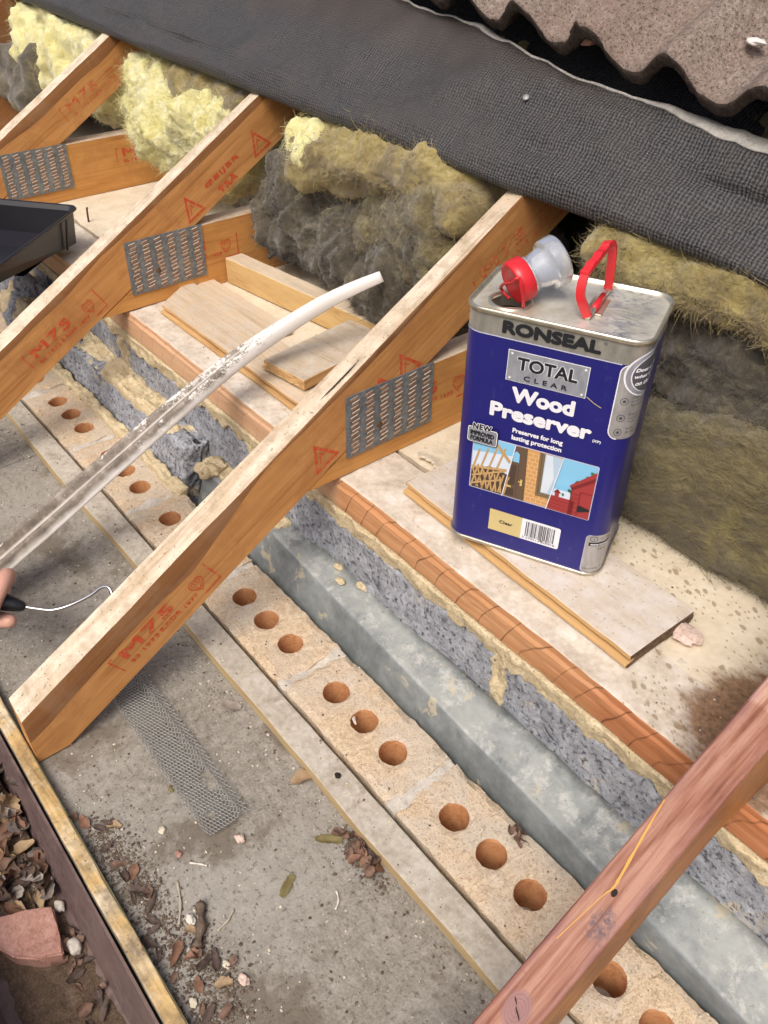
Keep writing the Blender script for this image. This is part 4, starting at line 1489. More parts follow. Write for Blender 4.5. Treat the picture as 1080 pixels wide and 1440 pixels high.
# shake (dark crack) on top of the middle rafter is left to the grain; splinter hole there:
s3 = lambda x, y: Vector((x, y, 0.229 + 0.592 * y + 0.03 * (0.13 - y) * (0.015 - x) / 0.036 + 0.0022))
V = [s3(0.004, 0.155), s3(0.0065, 0.175), s3(0.0068, 0.200), s3(0.0050, 0.222), s3(0.0045, 0.200), s3(0.0042, 0.175)]
part('shake', V, [(0, 1, 2, 3, 4, 5)], M['deep'], bpy.data.objects['roof_truss'])

# ------------------------------------------------------------------ loose floorboards


def tg_board(name, label, cx_, cy_, z0, L, Wd, rotz, mats, thick=0.018, endmat=None, slant=0.0, seed=0.0, tilt=(0, 0)):
    root_ = thing(name, label, 'board', (cx_, cy_, z0), rotz, group='loose tongue and groove boards on the ceiling')
    root_.rotation_euler = (tilt[0], tilt[1], rotz)
    b = 0.0012

    def fn(p):
        x = p.x + slant * (p.y / Wd + 0.5) * (1 if p.x < 0 else 0)
        j = 0.0007 * nz((p.x * 30, p.y * 30, p.z * 50), seed)
        e = 0.002 * nz((p.y * 90, p.z * 120, 2), seed) if abs(abs(p.x) - L / 2) < 1e-4 else 0
        y = p.y
        if y < -Wd / 2 + 0.004:
            zz = p.z / thick
            y += 0.0075 if 0.30 < zz < 0.56 else (-0.0045 if zz <= 0.30 else 0.0)
        return Vector((x + e, y + j, p.z + j * 0.6))
    V, F, A = gridbox(-L / 2, L / 2, -Wd / 2, Wd / 2, 0.0, thick, (50, 12, 9), b, 0.0, fn=fn)
    mi = [{'+z': 0, '-z': 0, '-y': 1, '+y': 1, '+x': 2, '-x': 2}[a] for a in A]
    part('plank', V, F, [mats[0], mats[1], endmat or mats[1]], root_, mi=mi, local=True)
    return root_


can_board = tg_board('floorboard', 'floorboard offcut under the can, dark sawn end to the right', 0.2785, 0.2725, 0.2025, 0.367, 0.106, math.radians(-1.3), (M['plank_dusty'], M['plank_edge']), thick=0.0165, endmat=M['plank_end'], seed=1.0)
tg_board('floorboard', 'pale board lying along the wall plate under the white pipe', -0.295, 0.265, 0.2015, 0.53, 0.088, math.radians(0.5), (M['plank'], M['plank_edge']), thick=0.0165, slant=-0.06, seed=2.0)
tg_board('floorboard', 'grey board end poking out from behind the middle rafter', -0.228, 0.374, 0.2225, 0.272, 0.090, math.radians(-82), (M['plank_y'], M['plank_edge']), thick=0.017, seed=3.0, tilt=(0, 0.0))
tg_board('floorboard', 'short thin board behind the pale board, against the truss plate', -0.475, 0.325, 0.2025, 0.24, 0.05, math.radians(1), (M['plank'], M['plank_edge']), thick=0.011, slant=-0.02, seed=5.0)

V, F, A = gridbox(-0.598, -0.028, 0.372, 0.408, 0.2025, 0.250, (50, 3, 4), 0.002, 0.0, fn=lambda p: Vector((p.x, p.y + (p.x + 0.6) * 0.14, p.z + 0.0006 * nz(p * 30))))
V = [v for v in V]
solo('noggin', V, F, [M['noggin'], M['noggin_top']], 'yellow timber noggin fixed across the bay behind the loose boards', 'noggin', mi=[1 if a == '+z' else 0 for a in A])

# mortar chunk beside the board end
V, F = pebble((0.474, 0.298, 0.207), 0.0135, 4.4, (1.25, 1.0, 0.62), 3, 0.45)
solo('mortar_chunk', V, F, M['pinkish'], 'small pinkish mortar lump beside the dark board end', 'rubble')

# ------------------------------------------------------------------ paint can
CANX, CANY, CANZ = 0.258, 0.288, 0.2193
CW, CD, CR, CH = 0.184, 0.116, 0.021, 0.2955
can = thing('paint_can', 'blue and silver wood preserver can with red handle standing on a board', 'paint can', (CANX, CANY, CANZ), math.radians(25.08))


def rr_loop(W_, D_, r, n=10):
    P = []
    for k, (sx, sy) in enumerate(((1, -1), (1, 1), (-1, 1), (-1, -1))):
        for i in range(n + 1):
            a = (k - 1) * math.pi / 2 + i / n * math.pi / 2
            P.append((sx * (W_ / 2 - r) + r * math.cos(a), sy * (D_ / 2 - r) + r * math.sin(a)))
    return P


def skin_loops(loops, mats_idx):
    V, F, MI = [], [], []
    n = len(loops[0])
    for L in loops:
        V += [Vector(p) for p in L]
    for i in range(len(loops) - 1):
        for k in range(n):
            k2 = (k + 1) % n
            F.append((i * n + k, i * n + k2, (i + 1) * n + k2, (i + 1) * n + k))
            MI.append(mats_idx[i])
    return V, F, MI


def off_loop(d, z):
    return [(x, y, z) for x, y in rr_loop(CW + 2 * d, CD + 2 * d, CR + d)]


BAND = 0.2685
zs = [0.0045] + [0.0045 + (BAND - 0.0045) * i / 14 for i in range(1, 15)] + [0.280, 0.2905]
loops = [off_loop(-0.0012, z) for z in zs]
rndc = random.Random(4)
L2 = []
for lp in loops:
    q = []
    for (x, y, z) in lp:
        d = 0.0009 * nz((x * 14, y * 14, z * 12), 3.0) * math.sin(math.pi * min(1, z / 0.29))
        l = math.hypot(x, y)
        q.append((x + x / l * d, y + y / l * d, z))
    L2.append(q)
V, F, MI = skin_loops(L2, [0] * 14 + [1, 1])
part('body', V, F, [M['can_blue'], M['can_silver']], can, MI, smooth=True, local=True)
for nm, z0, z1, inn in (('bottom_rim', 0.0, 0.0047, -0.004), ('top_rim', 0.2900, CH, -0.0036)):
    zc = (z0 + z1) / 2
    lps = [off_loop(-0.0012, z0 + 0.0004), off_loop(0.0006, z0 + 0.0002), off_loop(0.0011, zc), off_loop(0.0006, z1 - 0.0005), off_loop(-0.0005, z1), off_loop(-0.0018, z1 - 0.0006), off_loop(inn, z1 - 0.0045 if z1 > 0.1 else z0 + 0.001)]
    V, F, MI = skin_loops(lps, [0] * 6)
    part(nm, V, F, M['can_rim'], can, smooth=True, local=True)
V = [Vector(p) for p in off_loop(-0.002, 0.0012)]
part('base', V, [tuple(range(len(V) - 1, -1, -1))], M['can_rim'], can, local=True)
# lid panel with the pouring hole
HX, HY, HR = -0.0545, -0.0255, 0.0205
outer = off_loop(-0.0034, 0.2912)
n = len(outer)
V, F = [], []
NR = 7
for (x, y, z) in outer:
    an = math.atan2(y - HY, x - HX)
    ix, iy = HX + HR * math.cos(an), HY + HR * math.sin(an)
    for r in range(NR + 1):
        t = r / NR
        xx, yy = ix + (x - ix) * t, iy + (y - iy) * t
        V.append(Vector((xx, yy, 0.2912 + 0.0004 * nz((xx * 30, yy * 30, 3)))))
for i in range(n):
    j = (i + 1) % n
    for r in range(NR):
        F.append((i * (NR + 1) + r, i * (NR + 1) + r + 1, j * (NR + 1) + r + 1, j * (NR + 1) + r))
lid = part('lid', V, F, M['can_lid'], can, smooth=True, local=True)
V, F = lathe([(-0.012, HR - 0.0035), (0.0002, HR - 0.0022), (0.0022, HR - 0.0016), (0.0026, HR - 0.0002), (0.0018, HR + 0.0016), (-0.0004, HR + 0.0024)], (HX, HY, 0.2912), (0, 0, 1), 40)
part('neck_ring', V, F, M['can_rim'], lid, smooth=True, local=True)
V, F = lathe([(-0.03, 0.0001), (-0.03, HR - 0.003), (-0.011, HR - 0.003)], (HX, HY, 0.2912), (0, 0, 1), 32)
part('neck_well', V, F, M['deep'], lid, smooth=True, local=True)
# pulled-out spout: red cap with pull ring, clear cup
sp = Vector((-0.0535, -0.030, 0.3120))
sdv = Vector((0.028, 0.031, 0.0150)).normalized()
V, F = lathe([(0.0, 0.0), (0.0, 0.0175), (-0.0008, 0.0195), (0.0008, 0.0213), (0.005, 0.0217), (0.0150, 0.0217), (0.0160, 0.0205), (0.0160, 0.0160)], sp, sdv, 36)
cap = part('spout_cap', V, F, M['red_plastic'], can, smooth=True, local=True)
cap.data.polygons.foreach_set('use_smooth', [len(p.vertices) == 4 for p in cap.data.polygons])
V, F = lathe([(0.0150, 0.0180), (0.0190, 0.0190), (0.0195, 0.0172), (0.0240, 0.0170), (0.0300, 0.0186), (0.0370, 0.0196), (0.0375, 0.0232), (0.0395, 0.0246), (0.0465, 0.0252), (0.0520, 0.0252), (0.0535, 0.0240),
              (0.0520, 0.0222), (0.0400, 0.0214), (0.0385, 0.0178), (0.0300, 0.0168), (0.0240, 0.0154), (0.0160, 0.0152)], sp, sdv, 44)
part('spout_cup', V, F, M['clear_plastic'], can, smooth=True, local=True)
e1 = sdv.cross(Vector((0, 0, 1))).normalized()
e2 = e1.cross(sdv)
ringp = [(-0.0175, 0.0135, 0.000), (-0.0172, 0.0150, -0.004), (-0.012, 0.0100, -0.0065), (0.001, 0.003, -0.0075), (0.0135, -0.0075, -0.006), (0.0165, -0.0115, -0.004), (0.0145, -0.0155, -0.003),
         (0.008, -0.0175, -0.002)]
ra = [sp - e1 * a * 1.27 + e2 * b * 1.22 + sdv * c for a, b, c in ringp]
V1, F1 = tube(smooth_path(ra, 40), 0.0016, 8)
ringq = [(-0.0175, 0.0135, 0.000), (-0.0185, 0.008, -0.0015), (-0.0182, -0.002, -0.002), (-0.0165, -0.010, -0.002), (-0.013, -0.0150, -0.001)]
rb = [sp - e1 * a * 1.27 + e2 * b * 1.22 + sdv * c for a, b, c in ringq]
V2, F2 = tube(smooth_path(rb, 24), 0.0018, 8)
V, F = merge((V1, F1), (V2, F2))
part('pull_ring', V, F, M['red_plastic'], cap, smooth=True, local=True)
# bail handle: red strap with finger grips, steel hinge
hp = [(0.0240, -0.0295, 0.2945), (0.0195, -0.0305, 0.303), (0.0143, -0.031, 0.3143), (0.0130, -0.0275, 0.327), (0.0142, -0.020, 0.3355), (0.0172, -0.006, 0.3405), (0.0196, 0.016, 0.3445), (0.0206, 0.0275, 0.3465),
      (0.0228, 0.0345, 0.3420), (0.0245, 0.0362, 0.331), (0.0260, 0.0362, 0.312), (0.0268, 0.0360, 0.2965)]
hpth = smooth_path(hp, 70)
V, F = [], []
for i, p in enumerate(hpth):
    t = (hpth[min(i + 1, 69)] - hpth[max(i - 1, 0)]).normalized()
    side_ = Vector((1, -0.05, 0.25)).normalized()
    side_ = (side_ - t * side_.dot(t)).normalized()
    up_ = t.cross(side_)
    fr_ = i / 69
    grip = 0.0016 * max(0, math.sin((fr_ - 0.32) * math.tau * 13.0)) if 0.33 < fr_ < 0.62 else 0.0
    hw, hh = 0.0042, 0.0019
    for (a, b) in ((-1, -1), (1, -1), (1, 1), (-1, 1)):
        V.append(p + side_ * (a * hw) + up_ * (b * hh if b < 0 else b * hh + 0) + up_ * (-grip if b < 0 else 0))
for i in range(69):
    for k in range(4):
        k2 = (k + 1) % 4
        F.append((i * 4 + k, i * 4 + k2, (i + 1) * 4 + k2, (i + 1) * 4 + k))
F += [(0, 1, 2, 3), tuple(69 * 4 + k for k in (3, 2, 1, 0))]
hd = part('handle', V, F, M['red_plastic'], can, local=True)
V, F = tube([(0.0254, -0.0155, 0.2962), (0.0262, 0.019, 0.2962)], 0.0036, 12)
part('handle_barrel', V, F, M['red_plastic'], hd, smooth=True, local=True)
V1, F1 = tube([(0.0238, -0.030, 0.2945), (0.0254, -0.0152, 0.2962)], 0.0030, 10)
V2, F2 = tube([(0.0262, 0.019, 0.2962), (0.0268, 0.037, 0.2950)], 0.0030, 10)
V3, F3, A = gridbox(0.017, 0.034, -0.017, 0.021, 0.2914, 0.2930, (1, 1, 1), 0.0006)
V, F = merge((V1, F1), (V2, F2), (V3, F3))
part('handle_hinge', V, F, M['can_rim'], hd, smooth=False, local=True)

# ---- printing on the can: flat shapes in (u, v), wrapped round the can 0.2 mm proud
FLAT = CW / 2 - CR


def wrap(u, v, lay):
    d = -0.0001 + 0.00022 * lay
    r = CR - 0.0012 + d
    y0 = -(CD / 2 - 0.0012 + d)
    bow = 0.0009 * nz((u * 14, -0.057 * 14, v * 12), 3.0) * math.sin(math.pi * min(1, max(0, v) / 0.29))
    d2 = max(0.0, 0.0004)
    if abs(u) <= FLAT:
        return Vector((u, y0 - d2 - max(0, bow), v))
    s = 1 if u > 0 else -1
    a = (abs(u) - FLAT) / CR
    if a < math.pi / 2:
        return Vector((s * (FLAT + (r + d2) * math.sin(a)), -(CD / 2 - CR) - (r + d2) * math.cos(a), v))
    rest = abs(u) - FLAT - CR * math.pi / 2
    return Vector((s * (FLAT + r + d2), -(CD / 2 - CR) + rest, v))


PRINTN = {}


def subdiv_poly(poly):
    return poly


def pr(name, V2, F2, mat_, lay, parent=None):
    V = [wrap(q[0], q[1], lay + (q[2] if len(q) > 2 else 0.0)) for q in V2]
    return part(name, V, F2, M[mat_], parent or can, local=True)


def grid_poly(poly, step=0.004):
    """convex 2D polygon cut into vertical strips so that it can bend round the corner"""
    us = [p[0] for p in poly]
    u0, u1 = min(us), max(us)
    n = max(1, int((u1 - u0) / step))

    def span(u):
        vs = []
        m = len(poly)
        for i in range(m):
            a, b = poly[i], poly[(i + 1) % m]
            if (a[0] - u) * (b[0] - u) <= 0 and abs(a[0] - b[0]) > 1e-9:
                vs.append(a[1] + (b[1] - a[1]) * (u - a[0]) / (b[0] - a[0]))
            elif abs(a[0] - u) < 1e-9:
                vs.append(a[1])
        return min(vs), max(vs)
    brk = sorted(set([u0 + (u1 - u0) * i / n for i in range(n + 1)] + us))
    V, F = [], []
    for i, u in enumerate(brk):
        lo, hi = span(u)
        V += [(u, lo), (u, hi)]
        if i:
            F.append((2 * i - 2, 2 * i, 2 * i + 1, 2 * i - 1))
    return V, F


def rrect(u0, v0, u1, v1, r, n=5):
    P = []
    for (cx_, cy_, a0) in ((u1 - r, v0 + r, -90), (u1 - r, v1 - r, 0), (u0 + r, v1 - r, 90), (u0 + r, v0 + r, 180)):
        for i in range(n + 1):
            a = math.radians(a0 + 90 * i / n)
            P.append((cx_ + r * math.cos(a), cy_ + r * math.sin(a)))
    return P


def mm(*a):
    return tuple(x / 1000 for x in a)


def txt(s, box, mat_, lay, bold=0.0, spacing=1.0, shear=0.0, name='lettering', parent=None):
    V2, F2 = text_fit(s, mm(*box), bold, spacing, shear)
    return pr(name, V2, F2, mat_, lay, parent)


# white keyline under the silver band, silver panels on the right-hand corner
pr('keyline', *grid_poly([mm(-128, 267.9), mm(69, 267.9), mm(69, 269.1), mm(-128, 269.1)]), 'p_lilac', 2)
pan = rrect(0.0690, 0.1865, 0.1130, 0.2690, 0.009)
pr('silver_panel', *grid_poly(pan, 0.002), 'p_silver', 1)
pr('panel_keyline', *stroke(pan, 0.0011, True), 'p_white', 2)
pan = rrect(0.0708, 0.0052, 0.1160, 0.0595, 0.005)
pr('silver_panel', *grid_poly(pan, 0.002), 'p_silver', 1)
pr('panel_keyline', *stroke(pan, 0.0008, True), 'p_lilac', 2)
txt('RONSEAL', (-50.3, 273.3, 47.6, 287.3), 'p_black', 2, 0.085, 1.0)
txt('®', (49, 284.2, 52.2, 287.3), 'p_grey', 2)
# TOTAL CLEAR plate
pl_ = [mm(-40.5, 224.3), mm(40.3, 224.3), mm(40.3, 257.4), mm(-40.5, 257.4)]
pr('keyline', *grid_poly([mm(-41.2, 223.6), mm(41, 223.6), mm(41, 258.1), mm(-41.2, 258.1)]), 'p_white', 1)
tp = pr('plate_print', *grid_poly(pl_), 'p_plate', 2)
txt('TOTAL', (-31.5, 237.2, 31.5, 252.8), 'p_white', 3, 0.085, 0.98)
txt('TOTAL', (-30.8, 237.7, 30.8, 252.3), 'p_black', 4, 0.045, 1.0)
txt('CLEAR', (-22.4, 227.2, 22.0, 232.8), 'p_black', 4, 0.03, 1.7)
for (u, v) in ((-37, 254.5), (37, 254.5), (-37, 227.3), (37, 227.3)):
    P = [(u / 1000 + .0013 * math.cos(k * math.tau / 10), v / 1000 + .0013 * math.sin(k * math.tau / 10)) for k in range(10)]
    pr('rivet_print', P, [tuple(range(10))], 'p_white', 4)
txt('Wood', (-33, 199.8, 33, 218.0), 'p_white', 2, 0.068, 1.0)
txt('Preserver', (-54, 177.6, 53.8, 195.6), 'p_white', 2, 0.068, 1.0)
txt('(XP)', (56, 176.6, 64.6, 180.6), 'p_white', 2, 0.03)
txt('Preserves for long', (-27, 162.0, 27.2, 169.6), 'p_white', 2, 0.04)
txt('lasting protection', (-27, 153.2, 27.2, 160.8), 'p_white', 2, 0.04)
# four slanting pictures
PV0, PV1 = 79.0, 148.6
pr('picture_border', *grid_poly(rrect(-0.0688, 0.0781, 0.0690, 0.1496, 0.002)), 'p_lilac', 1)


def picquad(bl, br, tl, tr):
    return [mm(bl, PV0 + 0.6), mm(br, PV0 + 0.6), mm(tr, PV1), mm(tl, PV1)]


def clipx(poly_pts, mat_, lay, name='picture'):
    pr(name, *grid_poly(poly_pts), mat_, lay)


clipx(picquad(-67.6, -29.8, -67.6, -21.3), 'p_paleblue', 2)
clipx(picquad(-29.0, 21.0, -20.4, 30.8), 'p_brick', 2)
clipx(picquad(21.8, 68.0, 31.6, 68.0), 'p_sky', 2)
# trellis
clipx([mm(-67.6, 79.6), mm(-30, 79.6), mm(-26.3, 108.5), mm(-47, 113), mm(-67.6, 104)], 'p_dkbrown', 3)
clipx([mm(-67.6, 128), mm(-23, 134), mm(-21.3, 148.6), mm(-67.6, 148.6)], 'p_sky', 3)
st_ = []
for k in range(7):
    st_.append(stroke([mm(-67 + k * 6.5, 80 + 1.5 * (k % 2)), mm(-60 + k * 6.0, 112 - k)], 0.0019))
    if k < 6:
        st_.append(stroke([mm(-67 + k * 6.6, 108 - k), mm(-58.5 + k * 5.4, 81)], 0.0019))
st_.append(stroke([mm(-66.5, 84), mm(-30.5, 100)], 0.0022))
st_.append(stroke([mm(-66.5, 95), mm(-29.2, 112)], 0.0022))
for k in range(4):
    st_.append(stroke([mm(-66 + 9 * k, 106 + 2 * k), mm(-60 + 9.5 * k, 132 + 3 * k)], 0.0022))
pr('picture', *merge(*st_), 'p_tan', 4)
pr('picture', *merge(stroke([mm(-67, 107), mm(-27.5, 114)], 0.003), stroke([mm(-55, 139), mm(-44, 146.5), mm(-24.5, 125)], 0.0036)), 'p_tan', 5)
# door
clipx([mm(-28.8, 79.6), mm(-4.4, 79.6), mm(-7.6, 148.4), mm(-20.6, 148.4)], 'p_brown', 3)
clipx([mm(-22.6, 128), mm(-15, 128), mm(-15.5, 139), mm(-19, 142), mm(-21.5, 139)], 'p_sky', 4)
clipx([mm(-26.5, 82), mm(-17, 82), mm(-17, 92), mm(-25.5, 92)], 'p_dkbrown', 4)
clipx([mm(-25, 97), mm(-17, 97), mm(-17, 124), mm(-22, 124)], 'p_dkbrown', 4)
clipx([mm(-14.5, 82), mm(-13.9, 82), mm(-14.5, 126), mm(-15.1, 126)], 'p_dkbrown', 4)
pr('picture', *merge(grid_poly([mm(-27, 93.2), mm(-20.5, 93.2), mm(-20.5, 95.6), mm(-27, 95.6)]), grid_poly([mm(-11, 99), mm(-8.6, 99), mm(-8.6, 107.5), mm(-11, 107.5)]),
                     stroke([mm(-9.5, 104), mm(-13.2, 104)], 0.0013)), 'p_gold', 5)
# brickwork lines
bl_ = []
for r in range(13):
    v = 82 + r * 5.2
    sh = (v - 79) / 69.6
    bl_.append(stroke([mm(-4.2 - 3.2 * sh, v), mm(min(28, 20.6 + 9 * sh), v)], 0.0007))
    for c_ in range(5):
        u = -3 + c_ * 6 + (3 if r % 2 else 0)
        if u < 19 + 9 * sh and v < 143:
            bl_.append(stroke([mm(u - 1.5 * sh, v), mm(u - 1.5 * sh, v + 5.2)], 0.0006))
pr('picture', *merge(*bl_), 'p_brickline', 3)
clipx([mm(7.2, 92), mm(23.6, 92), mm(30.4, 148.4), mm(5.8, 148.4)], 'p_frame', 4)
clipx([mm(12.6, 98), mm(24.6, 98), mm(30.2, 148.4), mm(12.0, 148.4)], 'p_glass', 5)
clipx([mm(13.0, 99), mm(20, 99), mm(24.5, 120), mm(20, 148), mm(13, 148)], 'p_curtain', 6)
clipx([mm(9.2, 95), mm(10.2, 95), mm(9.2, 148), mm(8.2, 148)], 'p_brown', 5)
# red shed
clipx([mm(22.6, 96), mm(68, 96), mm(68, 108), mm(27, 108)], 'p_paleblue', 3)
rng = random.Random(2)
lf = []
for k in range(60):
    u, v = rng.uniform(36, 66), rng.uniform(102, 141)
    if v < 96 + (u - 30) * 0.5 or rng.random() < 0.25 * (60 - u) / 20:
        continue
    if v > 104 + (u - 34) * 1.35:
        continue
    a = rng.uniform(0, 3)
    P = [mm(u + 2.4 * math.cos(a + k2 * math.tau / 5) * (1 if k2 % 2 else .6), v + 2.4 * math.sin(a + k2 * math.tau / 5)) for k2 in range(5)]
    lf.append((P, [tuple(range(5))]))
pr('picture', *merge(*lf), 'p_green', 4)
clipx([mm(22.0, 79.6), mm(68, 79.6), mm(68, 99), mm(24.6, 99)], 'p_red', 5)
clipx([mm(45.5, 79.6), mm(68, 79.6), mm(68, 134), mm(45.5, 118)], 'p_red', 5)
clipx([mm(42.5, 117), mm(46, 112.5), mm(68, 130), mm(68, 141)], 'p_dkred', 6)
clipx([mm(43.0, 118.6), mm(44.2, 115.5), mm(68, 136), mm(68, 143)], 'p_red', 7)
clipx([mm(28.5, 99), mm(33, 99), mm(33, 104), mm(28.5, 104)], 'p_red', 6)
clipx([mm(26.5, 104), mm(35, 104), mm(31, 108.5), mm(30.4, 108.5)], 'p_dkred', 6)
dk = [stroke([mm(45.5, 80), mm(45.5, 116)], 0.0008), stroke([mm(55, 80), mm(55, 113), mm(67.8, 113)], 0.0007)]
for v in (84, 89, 94):
    dk.append(stroke([mm(23.5, v), mm(45, v)], 0.0005))
for v in (85, 91, 97, 103, 109):
    dk.append(stroke([mm(46, v), mm(54.6, v)], 0.0005))
pr('picture', *merge(*dk), 'p_dkred', 8)
clipx([mm(54.5, 87), mm(57.5, 87), mm(67.8, 91), mm(67.8, 93.5), mm(57.5, 95.5), mm(54.5, 95.5)], 'p_black', 8)
pr('picture_divider', *stroke([mm(-29.4, 79), mm(-20.8, 148.8)], 0.0010), 'p_white', 9)
pr('picture_divider', *stroke([mm(21.4, 79), mm(31.2, 148.8)], 0.0010), 'p_white', 9)
# NEW improved formula badge
bd = [(-0.0735, 0.1400), (-0.0430, 0.1400), (-0.0410, 0.1420), (-0.0410, 0.1570), (-0.0430, 0.1592), (-0.0470, 0.1592), (-0.0478, 0.1655), (-0.0675, 0.1655), (-0.0682, 0.1592), (-0.0735, 0.1592), (-0.0752, 0.1570), (-0.0752, 0.1420)]
b1 = rrect(-0.0762, 0.1392, -0.0408, 0.1606, 0.0035)
pr('badge_print', *grid_poly(b1, 0.002), 'p_black', 9)
pr('badge_print', *grid_poly(rrect(-0.0752, 0.1402, -0.0418, 0.1596, 0.0028), 0.002), 'p_white', 10)
pr('badge_print', *grid_poly(rrect(-0.0742, 0.1412, -0.0428, 0.1586, 0.0022), 0.002), 'p_grey', 11)
pr('badge_print', *grid_poly(rrect(-0.0736, 0.1418, -0.0434, 0.1580, 0.002), 0.002), 'p_plate', 12)
txt('NEW', (-70.2, 157.2, -48, 165.6), 'p_white', 13, 0.12, 1.05)
txt('NEW', (-69.6, 157.8, -48.6, 165.0), 'p_black', 14, 0.06, 1.1)
txt('IMPROVED', (-72, 149.8, -45, 155.6), 'p_black', 14, 0.055)
txt('FORMULA', (-71.5, 143.0, -46, 148.8), 'p_black', 14, 0.055)
# colour chip and bar code
pr('swatch_print', *grid_poly([mm(-41, 25.8), mm(-2.5, 25.8), mm(-2.5, 55.6), mm(-41, 55.6)]), 'p_yellow', 1)
pr('swatch_print', *grid_poly([mm(-2.5, 25.8)] + [mm(40.5, 25.8), mm(42.2, 27.5), mm(42.2, 54), mm(40.5, 55.6)] + [mm(-2.5, 55.6)]), 'p_white', 1)
txt('Clear', (-28.6, 38.6, -12.6, 43.2), 'p_black', 2, 0.04, 1.05)
bars = []
rng = random.Random(11)
u = 2.6
while u < 36:
    w_ = rng.choice((0.35, 0.35, 0.7, 1.05))
    lo_ = 29.5 if rng.random() < 0.12 else 31.5
    bars.append(grid_poly([mm(u, lo_), mm(u + w_, lo_), mm(u + w_, 52.5), mm(u, 52.5)]))
    u += w_ + rng.choice((0.4, 0.4, 0.75, 1.1))
pr('bar_code', *merge(*bars), 'p_black', 2)
txt('5 010214 862418', (0, 28.0, 38, 30.6), 'p_black', 2, 0.0)
# corner badge: slogan drop
cu_, cv_ = 0.1000, 0.2585
drop = []
for k in range(40):
    a = math.radians(60 - 330 * k / 39 - 0)
    drop.append((cu_ + 0.0275 * math.cos(a), cv_ + 0.0245 * math.sin(a)))
drop = [(cu_ + 0.0275 * math.cos(math.radians(a)), cv_ + 0.0240 * math.sin(math.radians(a))) for a in range(100, 371, 9)] + [(0.1292, 0.281), (0.1280, 0.2885), (0.122, 0.2880), (0.110, 0.2855)]


def shrink(P, k):
    return [(cu_ + 0.002 * (1 - k) * 6 + (u - cu_) * k, cv_ + (v - cv_) * k) for u, v in P]


pr('slogan_badge', *grid_poly(shrink(drop, 1.0), 0.002), 'p_white', 3)
pr('slogan_badge', *grid_poly(shrink(drop, 0.95), 0.002), 'p_plate', 4)
pr('slogan_badge', *grid_poly(shrink(drop, 0.83), 0.002), 'p_white', 5)
pr('slogan_badge', *grid_poly(shrink(drop, 0.80), 0.002), 'p_grey', 6)
txt('Does exactly', (82.5, 261.5, 117.5, 266.5), 'p_white', 7, 0.06, 1, 0.25)
txt('what it says', (82.5, 254.8, 117.5, 259.6), 'p_white', 7, 0.06, 1, 0.25)
txt('on the tin', (84.5, 248.0, 112.5, 252.8), 'p_white', 7, 0.06, 1, 0.25)
for (v, s1, s2, s3_) in ((230, 'Clear', 'protection', 'for wood'), (211, 'Prevents', 'rot and', 'decay'), (194.5, 'Ready', 'to use', '')):
    ring = [(0.0785 + .0038 * math.cos(k * math.tau / 14), v / 1000 + .0038 * math.sin(k * math.tau / 14)) for k in range(14)]
    pr('icon_print', *stroke(ring, 0.0007, True), 'p_grey', 2)
    P = [(0.0785 + .0018 * math.cos(k * math.tau / 8), v / 1000 + .0018 * math.sin(k * math.tau / 8)) for k in range(8)]
    pr('icon_print', P, [tuple(range(8))], 'p_grey', 2)
    for i, s in enumerate((s1, s2, s3_)):
        if s:
            txt(s, (86, v + 2.6 - i * 4.2, 86 + 2.0 * len(s), v + 5.4 - i * 4.2), 'p_grey', 2)
pr('icon_print', *grid_poly([mm(74.5, 44.5), mm(110, 44.5), mm(110, 49.5), mm(74.5, 49.5)], 0.002), 'p_black', 2)
txt('www.ronseal.co.uk', (76.5, 45.5, 108, 48.6), 'p_white', 3, 0.05)
ring = [(0.0795 + .0042 * math.cos(k * math.tau / 14), 0.0545 + .0034 * math.sin(k * math.tau / 14)) for k in range(14)]
pr('icon_print', *stroke(ring, 0.0007, True), 'p_grey', 2)
txt('i', (79.1, 52.6, 79.9, 56.4), 'p_grey', 2)
txt('For help', (87, 53, 100, 56), 'p_grey', 2)
txt('Call us', (86, 38.5, 98, 41.5), 'p_grey', 2)
txt('Quantity 5 litres', (73.5, 9, 108, 12.2), 'p_grey', 2)
# scratch
pr('scratch', *stroke([mm(42, 226), mm(50, 221), mm(58, 217.5)], 0.0007), 'p_yellow', 1)

